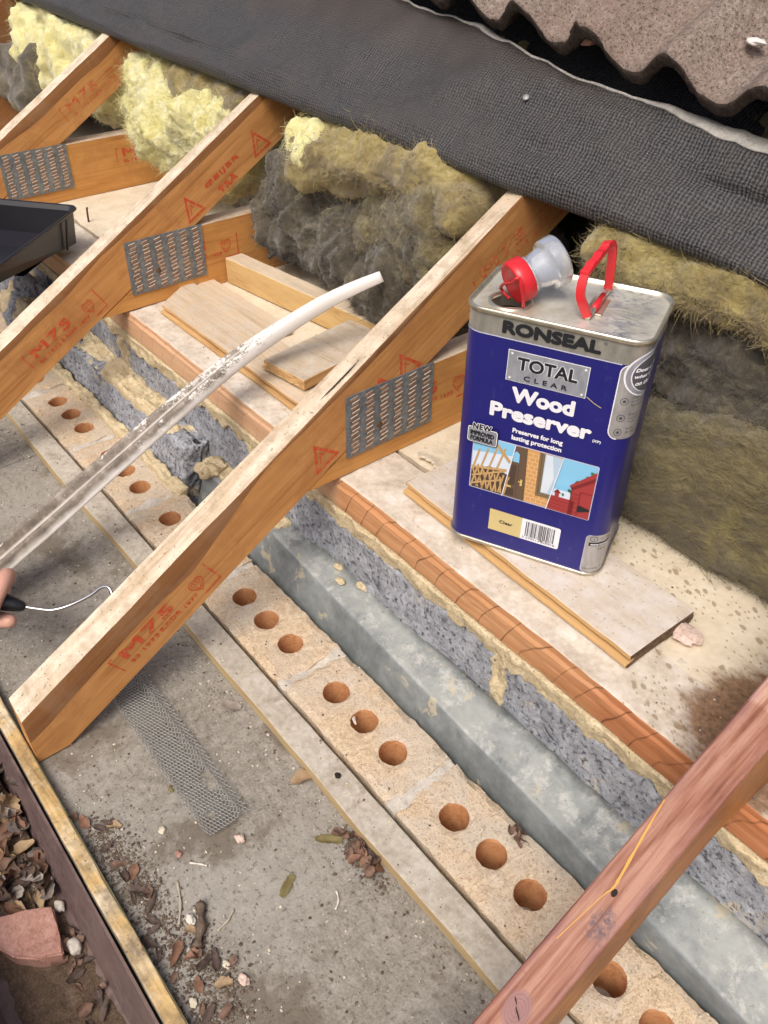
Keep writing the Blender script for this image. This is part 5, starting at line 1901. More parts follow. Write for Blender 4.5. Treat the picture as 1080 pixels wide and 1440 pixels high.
# ------------------------------------------------------------------ white plastic strip across the bay
path = smooth_path([(-0.1759, 0.4014, 0.352), (-0.2114, 0.3379, 0.322), (-0.2258, 0.2566, 0.294), (-0.2271, 0.1693, 0.268), (-0.2286, 0.0721, 0.228), (-0.2463, -0.0053, 0.178), (-0.2748, -0.0921, 0.115), (-0.2926, -0.2066, 0.048), (-0.2979, -0.2755, 0.012)], 90)
cs = []
NP = 22
for i in range(NP + 1):
    a = i / NP
    ridge = 0.5 - 0.5 * math.cos(a * math.tau * 2)
    cs.append((a, ridge))
V, F, UV = [], [], []
dist = 0.0
m = 2 * (NP + 1)
for i, p in enumerate(path):
    if i:
        dist += (p - path[i - 1]).length
    t = (path[min(i + 1, 89)] - path[max(i - 1, 0)]).normalized()
    side_ = t.cross(Vector((0, 0, 1))).normalized()      # towards -x / +x
    k = min(1.0, max(0.0, (i / 89 - 0.10) / 0.75))
    k = k * k * (3 - 2 * k)
    tw = math.radians(8 + 10 * k)
    up_ = side_.cross(t).normalized()
    s2 = side_ * math.cos(tw) + up_ * math.sin(tw)
    u2 = up_ * math.cos(tw) - side_ * math.sin(tw)
    width = (0.0225 + (0.050 - 0.0225) * k) * (0.72 + 0.28 * min(1.0, i / 14))
    hgt = (0.017 - 0.003 * k) * (0.7 + 0.3 * min(1.0, i / 14))
    for (a, r) in cs:
        dome = math.sqrt(max(0.0, 1 - (2 * a - 1) ** 2))
        h = hgt * (dome * (1 - k) + k * (0.08 + 0.92 * r) * min(1, dome * 2.2))
        V.append(p + s2 * ((a - 0.5) * width) + u2 * h)
        UV.append((a, dist))
    for (a, r) in reversed(cs):
        V.append(p + s2 * ((a - 0.5) * width * 0.985) + u2 * (-0.0015 - 0.002 * (1 - abs(2 * a - 1))))
        UV.append((a, dist))
for i in range(89):
    for q in range(m):
        q2 = (q + 1) % m
        F.append((i * m + q, i * m + q2, (i + 1) * m + q2, (i + 1) * m + q))
F += [tuple(range(m - 1, -1, -1)), tuple(89 * m + q for q in range(m))]
solo('plastic_strip', V, F, M['trim'], 'long dirty white plastic strip lying across boards and cavity', 'plastic strip', smooth=True, uv=UV)

# ------------------------------------------------------------------ paint tray
tray = thing('paint_tray', 'black plastic paint tray on the ceiling edge at the left', 'paint tray', (-0.9110, 0.2330, 0.2170))
d1 = Vector((0.636, -0.771, 0.0)).normalized()
d2 = Vector((-0.771, -0.636, 0.0)).normalized()


def tr_loop(ins, z, L=0.34, Wt=0.25, r=0.018, zf=None):
    P = []
    for (cx_, cy_, a0) in ((r, r, 180), (L - r, r, 270), (L - r, Wt - r, 0), (r, Wt - r, 90)):
        for i in range(7):
            a = math.radians(a0 + 90 * i / 6)
            x = cx_ + (r - ins) * math.cos(a) + 0
            y = cy_ + (r - ins) * math.sin(a)
            zz = zf(x) if zf else z
            P.append(d1 * x + d2 * y + Vector((0, 0, zz)))
    return P


fl = lambda x: 0.0 if x < 0.11 else 0.010 + 0.030 * (x - 0.11) / 0.23
fl2 = lambda x: fl(x) + 0.003
lps = [tr_loop(0.010, 0, zf=fl), tr_loop(0.003, 0.060), tr_loop(-0.004, 0.0655), tr_loop(-0.0045, 0.0675), tr_loop(-0.003, 0.069), tr_loop(0.001, 0.068), tr_loop(0.006, 0.060), tr_loop(0.0128, 0, zf=fl2)]
V, F, MI = skin_loops(lps, [0] * 7)
n = len(lps[0])
F.append(tuple(7 * n + k for k in range(n)))
F.append(tuple(range(n - 1, -1, -1)))
tp_ = part('tray_shell', V, F, M['black_plastic'], tray, smooth=False, local=True)
V = tr_loop(0.013, 0.012, L=0.22)
part('preserver_pool', V, [tuple(range(len(V)))], M['tray_in'], tray, local=True)
V, F = [], []
for k in range(2):
    pass
rib = []
for xx in (0.055,):
    A_ = [d1 * xx + d2 * (-0.0062 + 0.0105 * t) * 1.0 + Vector((0, 0, 0.064 - 0.06 * t)) for t in (0.0, 1.0)]
    V1, F1 = tube([d1 * xx + d2 * (-0.0035) + Vector((0, 0, 0.062)), d1 * (xx + 0.006) + d2 * 0.0045 + Vector((0, 0, 0.004))], 0.0022, 8)
    rib.append((V1, F1))
V, F = merge(*rib)
part('tray_rib', V, F, M['black_plastic'], tray, smooth=True, local=True)

# ------------------------------------------------------------------ paint roller in a gripping hand
rol = thing('paint_roller', 'small paint roller with black handle and bent wire, pressed behind the rafter', 'paint roller', (-0.115, -0.216, 0.10))
rp = [(-0.120, -0.222, 0.102), (-0.112, -0.212, 0.099), (-0.100, -0.196, 0.096), (-0.090, -0.176, 0.100), (-0.078, -0.152, 0.112), (-0.072, -0.138, 0.122), (-0.064, -0.131, 0.124), (-0.054, -0.132, 0.118), (-0.046, -0.140, 0.108)]
V, F = tube(smooth_path(rp, 50), 0.0021, 10)
part('wire_frame', V, F, M['steel'], rol, smooth=True)
hb = Vector((-0.121, -0.2235, 0.1025))
hdir = Vector((-0.62, -0.70, 0.30)).normalized()
V, F = tube([hb + hdir * q for q in (-0.002, 0.001, 0.012, 0.03, 0.06, 0.10, 0.112, 0.115)], [0.004, 0.0065, 0.0095, 0.0120, 0.0125, 0.0125, 0.010, 0.004], 18)
part('handle', V, F, M['black_plastic'], rol, smooth=True)
V, F = [], []
c0 = Vector((-0.0405, -0.196, 0.064))
ax = Vector((-0.002, 0.062, 0.050)).normalized()
V, F = lathe([(0.0, 0.0), (0.0, 0.010), (0.002, 0.0145), (0.005, 0.0155), (0.070, 0.0155), (0.073, 0.0145), (0.0745, 0.010), (0.0745, 0.0)], c0, ax, 26)
V = [v + (v - c0 - ax * (v - c0).dot(ax)).normalized() * 0.0012 * nz(v * 300) if (v - c0 - ax * (v - c0).dot(ax)).length > 1e-6 else v for v in V]
part('roller_sleeve', V, F, M['roller'], rol, smooth=True)

person = thing('person', 'person at the left edge gripping the roller handle, only a fingertip in view', 'person', (-0.30, -0.42, 0.05))


def skin_tube(pts, rad, seg=14):
    """one closed limb with round ends"""
    P = [Vector(p) for p in pts]
    Q = smooth_path(P, 8 * len(P))
    n_ = len(Q)
    R = []
    for i in range(n_):
        s = i / (n_ - 1) * (len(rad) - 1)
        k = min(int(s), len(rad) - 2)
        R.append(rad[k] + (rad[k + 1] - rad[k]) * (s - k))
    d0 = (Q[0] - Q[1]).normalized()
    d9 = (Q[-1] - Q[-2]).normalized()
    pre = [Q[0] + d0 * R[0] * q for q in (0.98, 0.86, 0.5)]
    prr = [R[0] * q for q in (0.2, 0.5, 0.87)]
    post = [Q[-1] + d9 * R[-1] * q for q in (0.5, 0.86, 0.98)]
    por = [R[-1] * q for q in (0.87, 0.5, 0.2)]
    return tube(pre + Q + post, prr + R + por, seg)


gx = hdir
ga = gx.cross(Vector((0, 0, 1))).normalized()       # across the handle, horizontal
gb = ga.cross(gx).normalized()                       # up
H = lambda s, a, b: hb + gx * s + ga * a + gb * b
hand = []
for k, (s, r) in enumerate(((0.030, 0.0098), (0.050, 0.0102), (0.0695, 0.0098), (0.088, 0.0085))):
    hand.append(skin_tube([H(s + 0.012, 0.030, -0.016), H(s + 0.004, 0.034, 0.004), H(s, 0.022, 0.023), H(s - 0.001, 0.0, 0.0255), H(s, -0.0195, 0.014), H(s + 0.002, -0.021, -0.006)], [r * 1.12, r * 1.08, r * 1.04, r, r * 0.95, r * 0.82]))
# thumb lies along the handle towards the wire
hand.append(skin_tube([H(0.085, 0.022, -0.026), H(0.060, 0.004, -0.0295), H(0.034, -0.010, -0.0235), H(0.012, -0.014, -0.0165)], [0.0155, 0.0128, 0.0115, 0.0095]))
# palm, wrist and forearm
hand.append(skin_tube([H(0.046, 0.030, -0.014), H(0.070, 0.032, -0.016), H(0.098, 0.030, -0.018)], [0.019, 0.021, 0.019]))
hand.append(skin_tube([H(0.085, 0.026, -0.020), H(0.125, 0.020, -0.032), H(0.165, 0.010, -0.048), H(0.30, -0.03, -0.10)], [0.026, 0.030, 0.027, 0.036], 20))
V, F = merge(*hand)
ho = part('hand', V, F, M['skin'], person, smooth=True)
rm = ho.modifiers.new('remesh', 'REMESH')
rm.mode = 'VOXEL'
rm.voxel_size = 0.0016
rm.use_smooth_shade = True
sm_ = ho.modifiers.new('smooth', 'SMOOTH')
sm_.factor = 0.5
sm_.iterations = 5
V, F = tube([H(0.225, -0.008, -0.071), H(0.24, -0.012, -0.077), H(0.45, -0.08, -0.16), H(0.62, -0.10, -0.30)], [0.040, 0.043, 0.052, 0.060], 22)
part('sleeve', V, F, M['sleeve'], person, smooth=True)
# thumb nail
nv, nf = [], []
for i in range(5):
    for j in range(5):
        a = (i / 4 - 0.5)
        b = (j / 4 - 0.5)
        nv.append(H(0.012 - a * 0.013, -0.014 + b * 0.011 - 0.0052, -0.0165 + 0.0086 - abs(b) * 0.004))
for i in range(4):
    for j in range(4):
        nf.append((i * 5 + j, i * 5 + j + 1, i * 5 + j + 6, i * 5 + j + 5))

# ------------------------------------------------------------------ expanded metal strip on the soffit
root = thing('metal_mesh_strip', 'strip of grey expanded metal mesh lying on the soffit under the rafter', 'metal mesh', (0.1, -0.155, SZ))
WV, WF = [], []
cell = 0.00335
L_, W_ = 0.345, 0.056
rng = random.Random(5)


def mesh_pt(u, v):
    """u along 0..L_, v across 0..W_ : folded edges, wavy sheet"""
    x = -0.108 + u
    ya = -0.1785
    z = SZ + 0.0040 + 0.0022 * (1 + nz((u * 18, v * 30, 0)))
    if v < 0.006:
        z += 0.006 * (1 - v / 0.006)
    fold = abs(v - 0.043 - 0.012 * max(0, (u - 0.20) / 0.14) * 0.0)
    fw = 0.0055
    if fold < fw:
        z += 0.0095 * (1 - fold / fw)
    if v > 0.0485:
        z += 0.0025
    if u > 0.325:
        z += 0.002 * (u - 0.325) / 0.02
    y = ya + v + 0.0015 * nz((u * 15, 1, 0)) + 0.012 * max(0, (0.06 - u) / 0.1)
    return Vector((x, y, z))


def strut(a, b, w):
    d = b - a
    if d.length < 1e-6:
        return
    d.normalize()
    s = d.cross(Vector((0, 0, 1))).normalized() * w
    u = Vector((0, 0, w * 1.5))
    o = len(WV)
    WV.extend([a - s, a + s, a + u, b - s, b + s, b + u])
    WF.extend([(o, o + 3, o + 5, o + 2), (o + 1, o + 2, o + 5, o + 4), (o, o + 1, o + 4, o + 3)])


hxw, hyh = cell * 1.5, cell * 0.866 * 2
nu, nv_ = int(L_ / (cell * 1.5)), int(W_ / (cell * 0.866 * 1.35))
for i in range(nu):
    for j in range(nv_):
        u = i * cell * 1.5
        v = (j + 0.5 * (i % 2)) * cell * 0.866 * 1.35
        if v > W_:
            continue
        du, dv = cell * 0.5, cell * 0.866 * 0.675
        # diamond-hex: right node at (u+cell*.5), three struts per cell
        n0 = (u, v)
        n1 = (u + cell * 0.9, v)
        n2 = (u + cell * 1.5, v + dv)
        n3 = (u + cell * 1.5, v - dv)
        hole = ((u - 0.272) / 0.016) ** 2 + ((v - 0.036) / 0.006) ** 2 < 1 or ((u - 0.315) / 0.006) ** 2 + ((v - 0.015) / 0.005) ** 2 < 1
        if hole:
            continue
        if n1[0] > L_:
            continue
        w_ = 0.00068
        strut(mesh_pt(*n0), mesh_pt(*n1), w_)
        if n2[0] < L_:
            strut(mesh_pt(*n1), mesh_pt(*n2), w_)
            strut(mesh_pt(*n1), mesh_pt(n3[0], max(0, n3[1])), w_)
o = part('wire_mesh', WV, WF, M['galv_wire'], root)
tag(o, kind='stuff')

# ------------------------------------------------------------------ roofing felt folded back up the slope


def felt_low(x):
    return 0.470 + 0.004 * nz((x * 3, 1, 0)) + (0.012 * (-(x + 0.9)) if x < -0.9 else 0) + 0.006 * max(0, (x - 0.1))


def felt_up(x):
    return 0.573 - 0.115 * x + 0.006 * nz((x * 6, 3, 0)) + 0.003 * nz((x * 25, 3, 0))


root = thing('roofing_felt', 'dark grey woven roofing felt folded back over the rafter tops', 'roofing felt', (0, 0.55, 0.55))
V, F, UV = [], [], []
NX, NT_ = 240, 46
for i in range(NX + 1):
    x = -1.9 + 3.1 * i / NX
    yl, yu = felt_low(x), felt_up(x)
    zl = 0.229 + 0.592 * yl + 0.0115
    zu = 0.292 + 0.592 * yu
    prof = [(1.30, 0.231 + 0.592 * 1.30), (0.9, 0.2315 + 0.592 * 0.9), (0.62, 0.2325 + 0.592 * 0.62), (0.53, 0.2335 + 0.592 * 0.53), (yl + 0.022, 0.2335 + 0.592 * (yl + 0.02)), (yl + 0.006, zl - 0.0085), (yl, zl), (yl + 0.004, zl + 0.012),
            (yl + 0.022, zl + 0.030), (yl + 0.045, zl + 0.049), (yl + (yu - yl) * 0.70, zl + (zu - zl) * 0.735), (yu, zu)]
    cur = smooth_path([(a, b, 0) for a, b in prof], NT_)
    acc = 0.0
    # length measured from the fold
    lens = [0.0]
    for k in range(1, NT_):
        lens.append(lens[-1] + (cur[k] - cur[k - 1]).length)
    kf = min(range(NT_), key=lambda k: (cur[k] - Vector((yl, zl, 0))).length)
    for k in range(NT_):
        y, z = cur[k].x, cur[k].y
        w_ = max(0.0, (k - kf) / (NT_ - kf))
        d = (0.011 * nz((x * 4, w_ * 2.2, 0)) + 0.002 * nz((x * 16, w_ * 6, 2)) + 0.004 * (1 - 2 * abs(mn.noise(Vector((x * 3 + w_ * 2, w_ * 4 - x, 3)))))) * min(1, w_ * 3)
        V.append(Vector((x, y - d * 0.5, z + d)))
        UV.append((x, lens[k] - lens[kf]))
for i in range(NX):
    for k in range(NT_ - 1):
        a = i * NT_ + k
        F.append((a, a + NT_, a + NT_ + 1, a + 1))
ft = part('felt_sheet', V, F, M['felt'], root, smooth=True, uv=UV)
sol = ft.modifiers.new('thickness', 'SOLIDIFY')
sol.thickness = 0.0014
sol.offset = -1
# torn pale edge rolled over at the top of the sheet
EV, EF = [], []
for i in range(NX + 1):
    top = Vector(V[i * NT_ + NT_ - 1])
    x = top.x
    w_ = 0.0020 + 0.0010 * nz((x * 20, 4, 0)) + 0.013 * max(0.0, min(1.0, (x - 0.10) / 0.12)) + 0.006 * max(0, 1 - abs(x + 0.19) / 0.05)
    w_ = max(0.0012, w_)
    EV += [top + Vector((0, -0.0006, -0.0012)), top + Vector((0, 0.0004, 0.0016)), top + Vector((0, w_ * 0.85, w_ * 0.62 + 0.0008)), top + Vector((0, w_ * 0.85 + 0.001, w_ * 0.60 - 0.0016))]
    if i:
        a, b = (i - 1) * 4, i * 4
        for k in range(4):
            k2 = (k + 1) % 4
            EF.append((a + k, b + k, b + k2, a + k2))
part('torn_edge', EV, EF, M['felt_edge'], root, smooth=True)
# clout nail standing out of the felt
V, F = lathe([(0.0, 0.0), (0.0, 0.0042), (-0.0010, 0.0044), (-0.0015, 0.0016), (-0.013, 0.0014), (-0.020, 0.0012)], (-0.052, 0.5335, 0.6045), Vector((0.25, -0.6, 0.75)), 14)
solo('clout_nail', V, F, M['galv_wire'], 'shiny flat-headed nail poking through the folded felt', 'nail', smooth=True)

# ------------------------------------------------------------------ roof tiles
PITCH = 0.1255


def tile_z(x):
    ph = (x + 0.037) / PITCH
    w_ = 0.5 - 0.5 * math.cos(ph * math.tau)
    return 0.040 * (w_ ** 1.3)


def tile_edge_y(x):
    return 0.567 - 0.1 * x


TX0 = 0.006
tmesh = []
for tv in range(2):
    V, F, MI = [], [], []
    NXT, NYT = 84, 14
    Wt = PITCH * 3 + 0.012
    TT = 0.0205
    for i in range(NXT + 1):
        xl = -0.012 + Wt * i / NXT
        for j in range(NYT + 1):
            yy = 0.41 * (j / NYT) ** 1.6
            zz = tile_z(xl + TX0) + (0.009 if xl < 0.010 else 0.0)
            rg = 0.0012 * nz((xl * 60, yy * 60, tv)) + 0.0006 * nz((xl * 200, yy * 200, tv))
            e = 0.003 * nz((xl * 45, 2, tv)) if j == 0 else 0.0
            V.append(Vector((xl, yy + e, zz + TT + rg - (0.0025 if j == 0 else (0.0006 if j == 1 else 0)))))
    top_n = len(V)
    for i in range(NXT + 1):
        xl = -0.012 + Wt * i / NXT
        for j in range(NYT + 1):
            yy = 0.41 * (j / NYT) ** 1.6
            zz = tile_z(xl + TX0)
            e = (0.003 * nz((xl * 45, 6, tv)) + 0.0015 * nz((xl * 160, 6, tv))) if j == 0 else 0.0
            V.append(Vector((xl, yy + e + (0.002 if j == 0 else 0), zz + (0.0012 * nz((xl * 90, 9, tv)) if j < 2 else 0))))
    # middle rows on the front edge for roughness
    q = NYT + 1
    for i in range(NXT):
        for j in range(NYT):
            a = i * q + j
            F.append((a, a + q, a + q + 1, a + 1)); MI.append(0)
            F.append((top_n + a, top_n + a + 1, top_n + a + q + 1, top_n + a + q)); MI.append(1)
    fr = []
    for i in range(NXT + 1):
        xl = -0.012 + Wt * i / NXT
        col = [i * q]
        for k in range(1, 4):
            p = V[i * q].lerp(V[top_n + i * q], k / 4)
            V.append(p + Vector((0, 0.0018 * nz((xl * 140, k * 3.0, tv)) - 0.0012, 0)))
            col.append(len(V) - 1)
        col.append(top_n + i * q)
        fr.append(col)
    for i in range(NXT):
        for k in range(4):
            F.append((fr[i][k], fr[i][k + 1], fr[i + 1][k + 1], fr[i + 1][k])); MI.append(1)
    for (i, flip) in ((0, False), (NXT, True)):
        for j in range(NYT):
            a = i * q + j
            f = (a, a + 1, top_n + a + 1, top_n + a)
            F.append(f if not flip else f[::-1]); MI.append(1)
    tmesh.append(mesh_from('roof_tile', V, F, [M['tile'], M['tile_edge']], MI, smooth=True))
tl = ['brown pantile overlapping its neighbour, white dropping on it', 'brown pantile left of the overlap, clay lump on its corner', 'brown pantile farthest left, running out at the top edge', 'brown pantile at the right, beyond the white dropping']
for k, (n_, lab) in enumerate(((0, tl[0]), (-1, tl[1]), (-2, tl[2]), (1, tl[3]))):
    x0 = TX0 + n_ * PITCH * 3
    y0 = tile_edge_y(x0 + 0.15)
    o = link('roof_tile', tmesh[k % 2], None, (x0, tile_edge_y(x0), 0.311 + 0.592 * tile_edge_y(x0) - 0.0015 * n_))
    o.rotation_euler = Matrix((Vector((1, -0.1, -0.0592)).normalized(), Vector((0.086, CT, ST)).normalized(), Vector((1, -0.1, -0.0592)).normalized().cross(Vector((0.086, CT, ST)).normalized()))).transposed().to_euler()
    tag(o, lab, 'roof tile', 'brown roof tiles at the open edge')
M['dropping'] = plain('bird_dropping', (0.66, 0.62, 0.58), 0.8, bumpy=0.5)
V, F = pebble((0.2130, 0.590, 0.7010), 0.0085, 6.3, (1.3, 0.9, 0.42), 3, 0.6)
solo('bird_dropping', V, F, M['dropping'], 'white dropping splashed on the brown roof tile', 'dropping', smooth=True)
V, F, A = gridbox(-1.9, 1.2, 0.72, 0.765, 0.0, 0.024, (20, 1, 1), 0.002)
V = [Vector((v.x, v.y, v.z + 0.2355 + 0.592 * v.y)) for v in V]
solo('tile_batten', V, F, M['fascia_side'], 'timber tiling batten hidden in the shade under the tiles', 'batten')
V, F = pebble((0.003, 0.5685, 0.6745), 0.0105, 2.3, (1.5, 0.9, 0.7), 3, 0.35)
solo('clay_lump', V, F, M['red_tile_chunk'], 'small orange clay lump stuck at the tile overlap', 'rubble', smooth=True)

# ------------------------------------------------------------------ glass wool between the trusses
FIB = {}


def fibres(parent, P, Q, n, L, seed, mat_, lay):
    """matted glass fibres lying over the wool, thin curling ribbons"""
    rg = np.random.default_rng(int(seed * 100) + 3)
    q = Q[rg.integers(0, len(Q), n)]
    a, b, c, d = (P[q[:, k]] for k in range(4))
    u, w = rg.random((n, 1)), rg.random((n, 1))
    p = (a * (1 - u) + b * u) * (1 - w) + (d * (1 - u) + c * u) * w
    nn = np.cross(b - a, d - a)
    nn /= np.linalg.norm(nn, axis=1, keepdims=True) + 1e-12
    cen = P.mean(0)
    sg = np.sign(((p - cen) * nn).sum(1, keepdims=True))
    nn = nn * np.where(sg == 0, 1, sg)

    def tang():
        t = rg.normal(size=(n, 3)) * np.array(lay)
        t -= nn * (t * nn).sum(1, keepdims=True)
        return t / (np.linalg.norm(t, axis=1, keepdims=True) + 1e-9)
    t = tang()
    t2 = tang()
    ln = L * rg.uniform(0.35, 1.6, (n, 1))
    h = np.abs(rg.normal(0.0022, 0.0022, (n, 1))) + np.where(rg.random((n, 1)) < 0.06, 0.006, 0)
    pts = [p - nn * 0.001, p + t * ln * 0.33 + nn * h, p + t * ln * 0.62 + t2 * ln * 0.18 + nn * h * 1.1, p + t * ln * 0.8 + t2 * ln * 0.45 + nn * h * rg.uniform(-0.2, 1.3, (n, 1))]
    sd_ = np.cross(t, nn) * rg.uniform(0.00012, 0.00034, (n, 1))
    verts = np.stack([pts[0] - sd_, pts[0] + sd_, pts[1] - sd_, pts[1] + sd_, pts[2] - sd_ * 0.8, pts[2] + sd_ * 0.8, pts[3] - sd_ * 0.3, pts[3] + sd_ * 0.3], 1).reshape(-1, 3)
    base = (np.arange(n) * 8)[:, None, None]
    fc = (base + np.array([[0, 1, 3, 2], [2, 3, 5, 4], [4, 5, 7, 6]])[None]).reshape(-1, 4)
    me = bpy.data.meshes.new('fibres')
    me.vertices.add(len(verts))
    me.vertices.foreach_set('co', verts.astype(np.float32).ravel())
    me.loops.add(fc.size)
    me.loops.foreach_set('vertex_index', fc.astype(np.int32).ravel())
    me.polygons.add(len(fc))
    me.polygons.foreach_set('loop_start', np.arange(0, fc.size, 4, dtype=np.int32))
    me.polygons.foreach_set('loop_total', np.full(len(fc), 4, dtype=np.int32))
    me.materials.append(M[mat_])
    me.update(calc_edges=True)
    tag(link('fibres', me, parent), kind='stuff')


def batt(label, mat_, x0, x1, prof, amp, seed, taper=0.03, freq=(16, 16, 16), name='insulation', big=0.5, nx=170, nt=110, fib=9000, fibl=0.020, xwob=0.0, lay=(0.5, 0.5, 0.5)):
    """lump of wool: closed y-z profile swept along the bay, torn into clumps by noise"""
    P = smooth_path([(y, z, 0) for y, z in prof] + [(prof[0][0], prof[0][1], 0)], nt + 1)[:-1]
    cy_ = sum(p.x for p in P) / nt
    cz_ = sum(p.y for p in P) / nt
    V, F = [], []
    for i in range(nx + 1):
        t = i / nx
        x = x0 + (x1 - x0) * t
        e = min(t, 1 - t) * (x1 - x0)
        k = 1.0 if e > taper else math.sqrt(max(0.0, 1 - (1 - e / taper) ** 2)) * 0.9 + 0.1
        shy = 0.03 * nz((x * 5, seed, 0), 1.0) * big
        shz = 0.04 * nz((x * 5, seed, 5), 2.0) * big
        for j in range(nt):
            p = P[j]
            a, b = P[j - 1], P[(j + 1) % nt]
            tx, ty = b.x - a.x, b.y - a.y
            l = math.hypot(tx, ty) or 1
            ny_, nz_ = ty / l, -tx / l
            y, z = cy_ + (p.x - cy_) * k + shy, cz_ + (p.y - cz_) * k + shz
            q = (x * freq[0], y * freq[1], z * freq[2])
            d = amp * (1.0 * nz([c * 0.75 for c in q], seed, 0.9, 3) - 0.35 * (1 - 2 * abs(mn.noise(Vector(q) * 1.1 + Vector((seed, 0, 0))))) + 0.16 * nz([c * 4 for c in q], seed, 0.7, 4) + 0.10 * nz((q[0] * 9, q[1] * 9, q[2] * 22), seed, 0.7, 2))
            V.append(Vector((x + xwob * nz((x * 9, y * 9, z * 9), seed), y + ny_ * d, z + nz_ * d)))
    for i in range(nx):
        for j in range(nt):
            j2 = (j + 1) % nt
            F.append((i * nt + j, i * nt + j2, (i + 1) * nt + j2, (i + 1) * nt + j))
    F.append(tuple(range(nt - 1, -1, -1)))
    F.append(tuple(nx * nt + j for j in range(nt)))
    o = solo(name, V, F, M[mat_], label, 'insulation', smooth=True, group='glass wool insulation between the trusses')
    if fib:
        fibres(o, np.array([tuple(v) for v in V]) - np.array(o.location), np.array([f for f in F if len(f) == 4]), fib, fibl, seed, mat_, lay)
    return o


# bay with the can: olive lower layer, tan layer hanging under the felt
batt('dirty olive wool roll on the ceiling to the right of the can', 'wool_olive', 0.235, 0.585, [(0.425, 0.206), (0.402, 0.24), (0.405, 0.29), (0.425, 0.325), (0.48, 0.345), (0.60, 0.35), (0.64, 0.28), (0.60, 0.208), (0.50, 0.203)], 0.014, 1.0, freq=(7, 12, 16), big=0.45, fib=16000, fibl=0.028, lay=(1.0, 0.5, 0.22))
batt('grey wool lump squeezed behind the can under the yellow layer', 'wool_grey', 0.09, 0.585, [(0.49, 0.29), (0.475, 0.335), (0.480, 0.385), (0.50, 0.420), (0.60, 0.45), (0.68, 0.36), (0.62, 0.29)], 0.030, 2.0, freq=(10, 12, 18), big=0.7, fib=14000)
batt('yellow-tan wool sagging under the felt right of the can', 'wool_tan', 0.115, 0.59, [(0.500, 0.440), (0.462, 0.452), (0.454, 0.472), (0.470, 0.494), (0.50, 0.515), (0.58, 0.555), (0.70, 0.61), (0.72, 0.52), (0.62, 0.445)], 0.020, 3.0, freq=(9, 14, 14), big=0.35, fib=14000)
# bay behind the pipe
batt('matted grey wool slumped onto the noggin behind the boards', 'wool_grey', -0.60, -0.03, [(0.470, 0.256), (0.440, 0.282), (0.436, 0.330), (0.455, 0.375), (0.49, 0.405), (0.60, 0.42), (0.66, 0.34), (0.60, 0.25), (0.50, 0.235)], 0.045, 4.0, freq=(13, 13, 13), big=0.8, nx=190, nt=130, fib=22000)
batt('brown wool fold standing up beside the middle rafter', 'wool_olive', -0.34, -0.06, [(0.450, 0.30), (0.425, 0.335), (0.425, 0.38), (0.44, 0.425), (0.50, 0.455), (0.58, 0.42), (0.56, 0.33)], 0.026, 5.0, freq=(8, 14, 14), big=0.9, taper=0.1)
batt('yellow wool edge peeping from under the felt between two rafters', 'wool_tan', -0.475, -0.05, [(0.490, 0.415), (0.452, 0.436), (0.444, 0.460), (0.465, 0.488), (0.50, 0.512), (0.58, 0.555), (0.70, 0.61), (0.72, 0.50), (0.62, 0.42)], 0.026, 6.0, freq=(9, 14, 14), big=0.5)
batt('bright yellow wool tuft just under the felt by the far rafter', 'wool_yellow', -0.50, -0.385, [(0.46, 0.425), (0.440, 0.440), (0.442, 0.460), (0.465, 0.478), (0.52, 0.49), (0.54, 0.46), (0.50, 0.42)], 0.020, 7.0, taper=0.05, nx=60, nt=60, fib=600)
# bay above the tray
batt('pale yellow wool hanging over the joist above the paint tray', 'wool_yellow', -1.14, -0.65, [(0.475, 0.315), (0.44, 0.345), (0.425, 0.385), (0.432, 0.425), (0.46, 0.452), (0.54, 0.475), (0.66, 0.50), (0.68, 0.42), (0.58, 0.33)], 0.040, 8.0, freq=(10, 12, 14), big=0.9, taper=0.10, nx=190, nt=130, fib=22000)
batt('brownish wool tucked up under the felt above the pale yellow wool', 'wool_tan', -1.07, -0.65, [(0.505, 0.44), (0.478, 0.455), (0.480, 0.475), (0.505, 0.50), (0.6, 0.55), (0.7, 0.60), (0.72, 0.5), (0.6, 0.45)], 0.018, 13.0, nx=90, nt=70, fib=5000)
batt('grey wool in the shade behind the paint tray truss', 'wool_grey', -1.17, -0.63, [(0.60, 0.21), (0.57, 0.26), (0.58, 0.32), (0.66, 0.36), (0.78, 0.34), (0.80, 0.22)], 0.025, 9.0, nx=60, nt=60, fib=500)
batt('pale wool clump at the top left behind the far rafter', 'wool_yellow', -1.79, -1.22, [(0.50, 0.325), (0.465, 0.36), (0.455, 0.42), (0.475, 0.475), (0.51, 0.505), (0.60, 0.55), (0.70, 0.56), (0.72, 0.42), (0.62, 0.33)], 0.032, 10.0, big=0.7, taper=0.08, nx=90, nt=80)
batt('grey wool at the far left edge beyond the far rafter', 'wool_grey', -2.0, -1.55, [(0.44, 0.28), (0.41, 0.32), (0.42, 0.38), (0.46, 0.42), (0.60, 0.42), (0.66, 0.33), (0.58, 0.27)], 0.03, 11.0, nx=50, nt=60, fib=400)
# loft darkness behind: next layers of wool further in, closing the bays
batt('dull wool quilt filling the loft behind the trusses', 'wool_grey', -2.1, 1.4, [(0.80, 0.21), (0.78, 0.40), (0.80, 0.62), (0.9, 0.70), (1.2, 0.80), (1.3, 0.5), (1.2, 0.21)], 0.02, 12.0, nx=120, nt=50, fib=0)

# ------------------------------------------------------------------ leaves, twigs, stones and grit


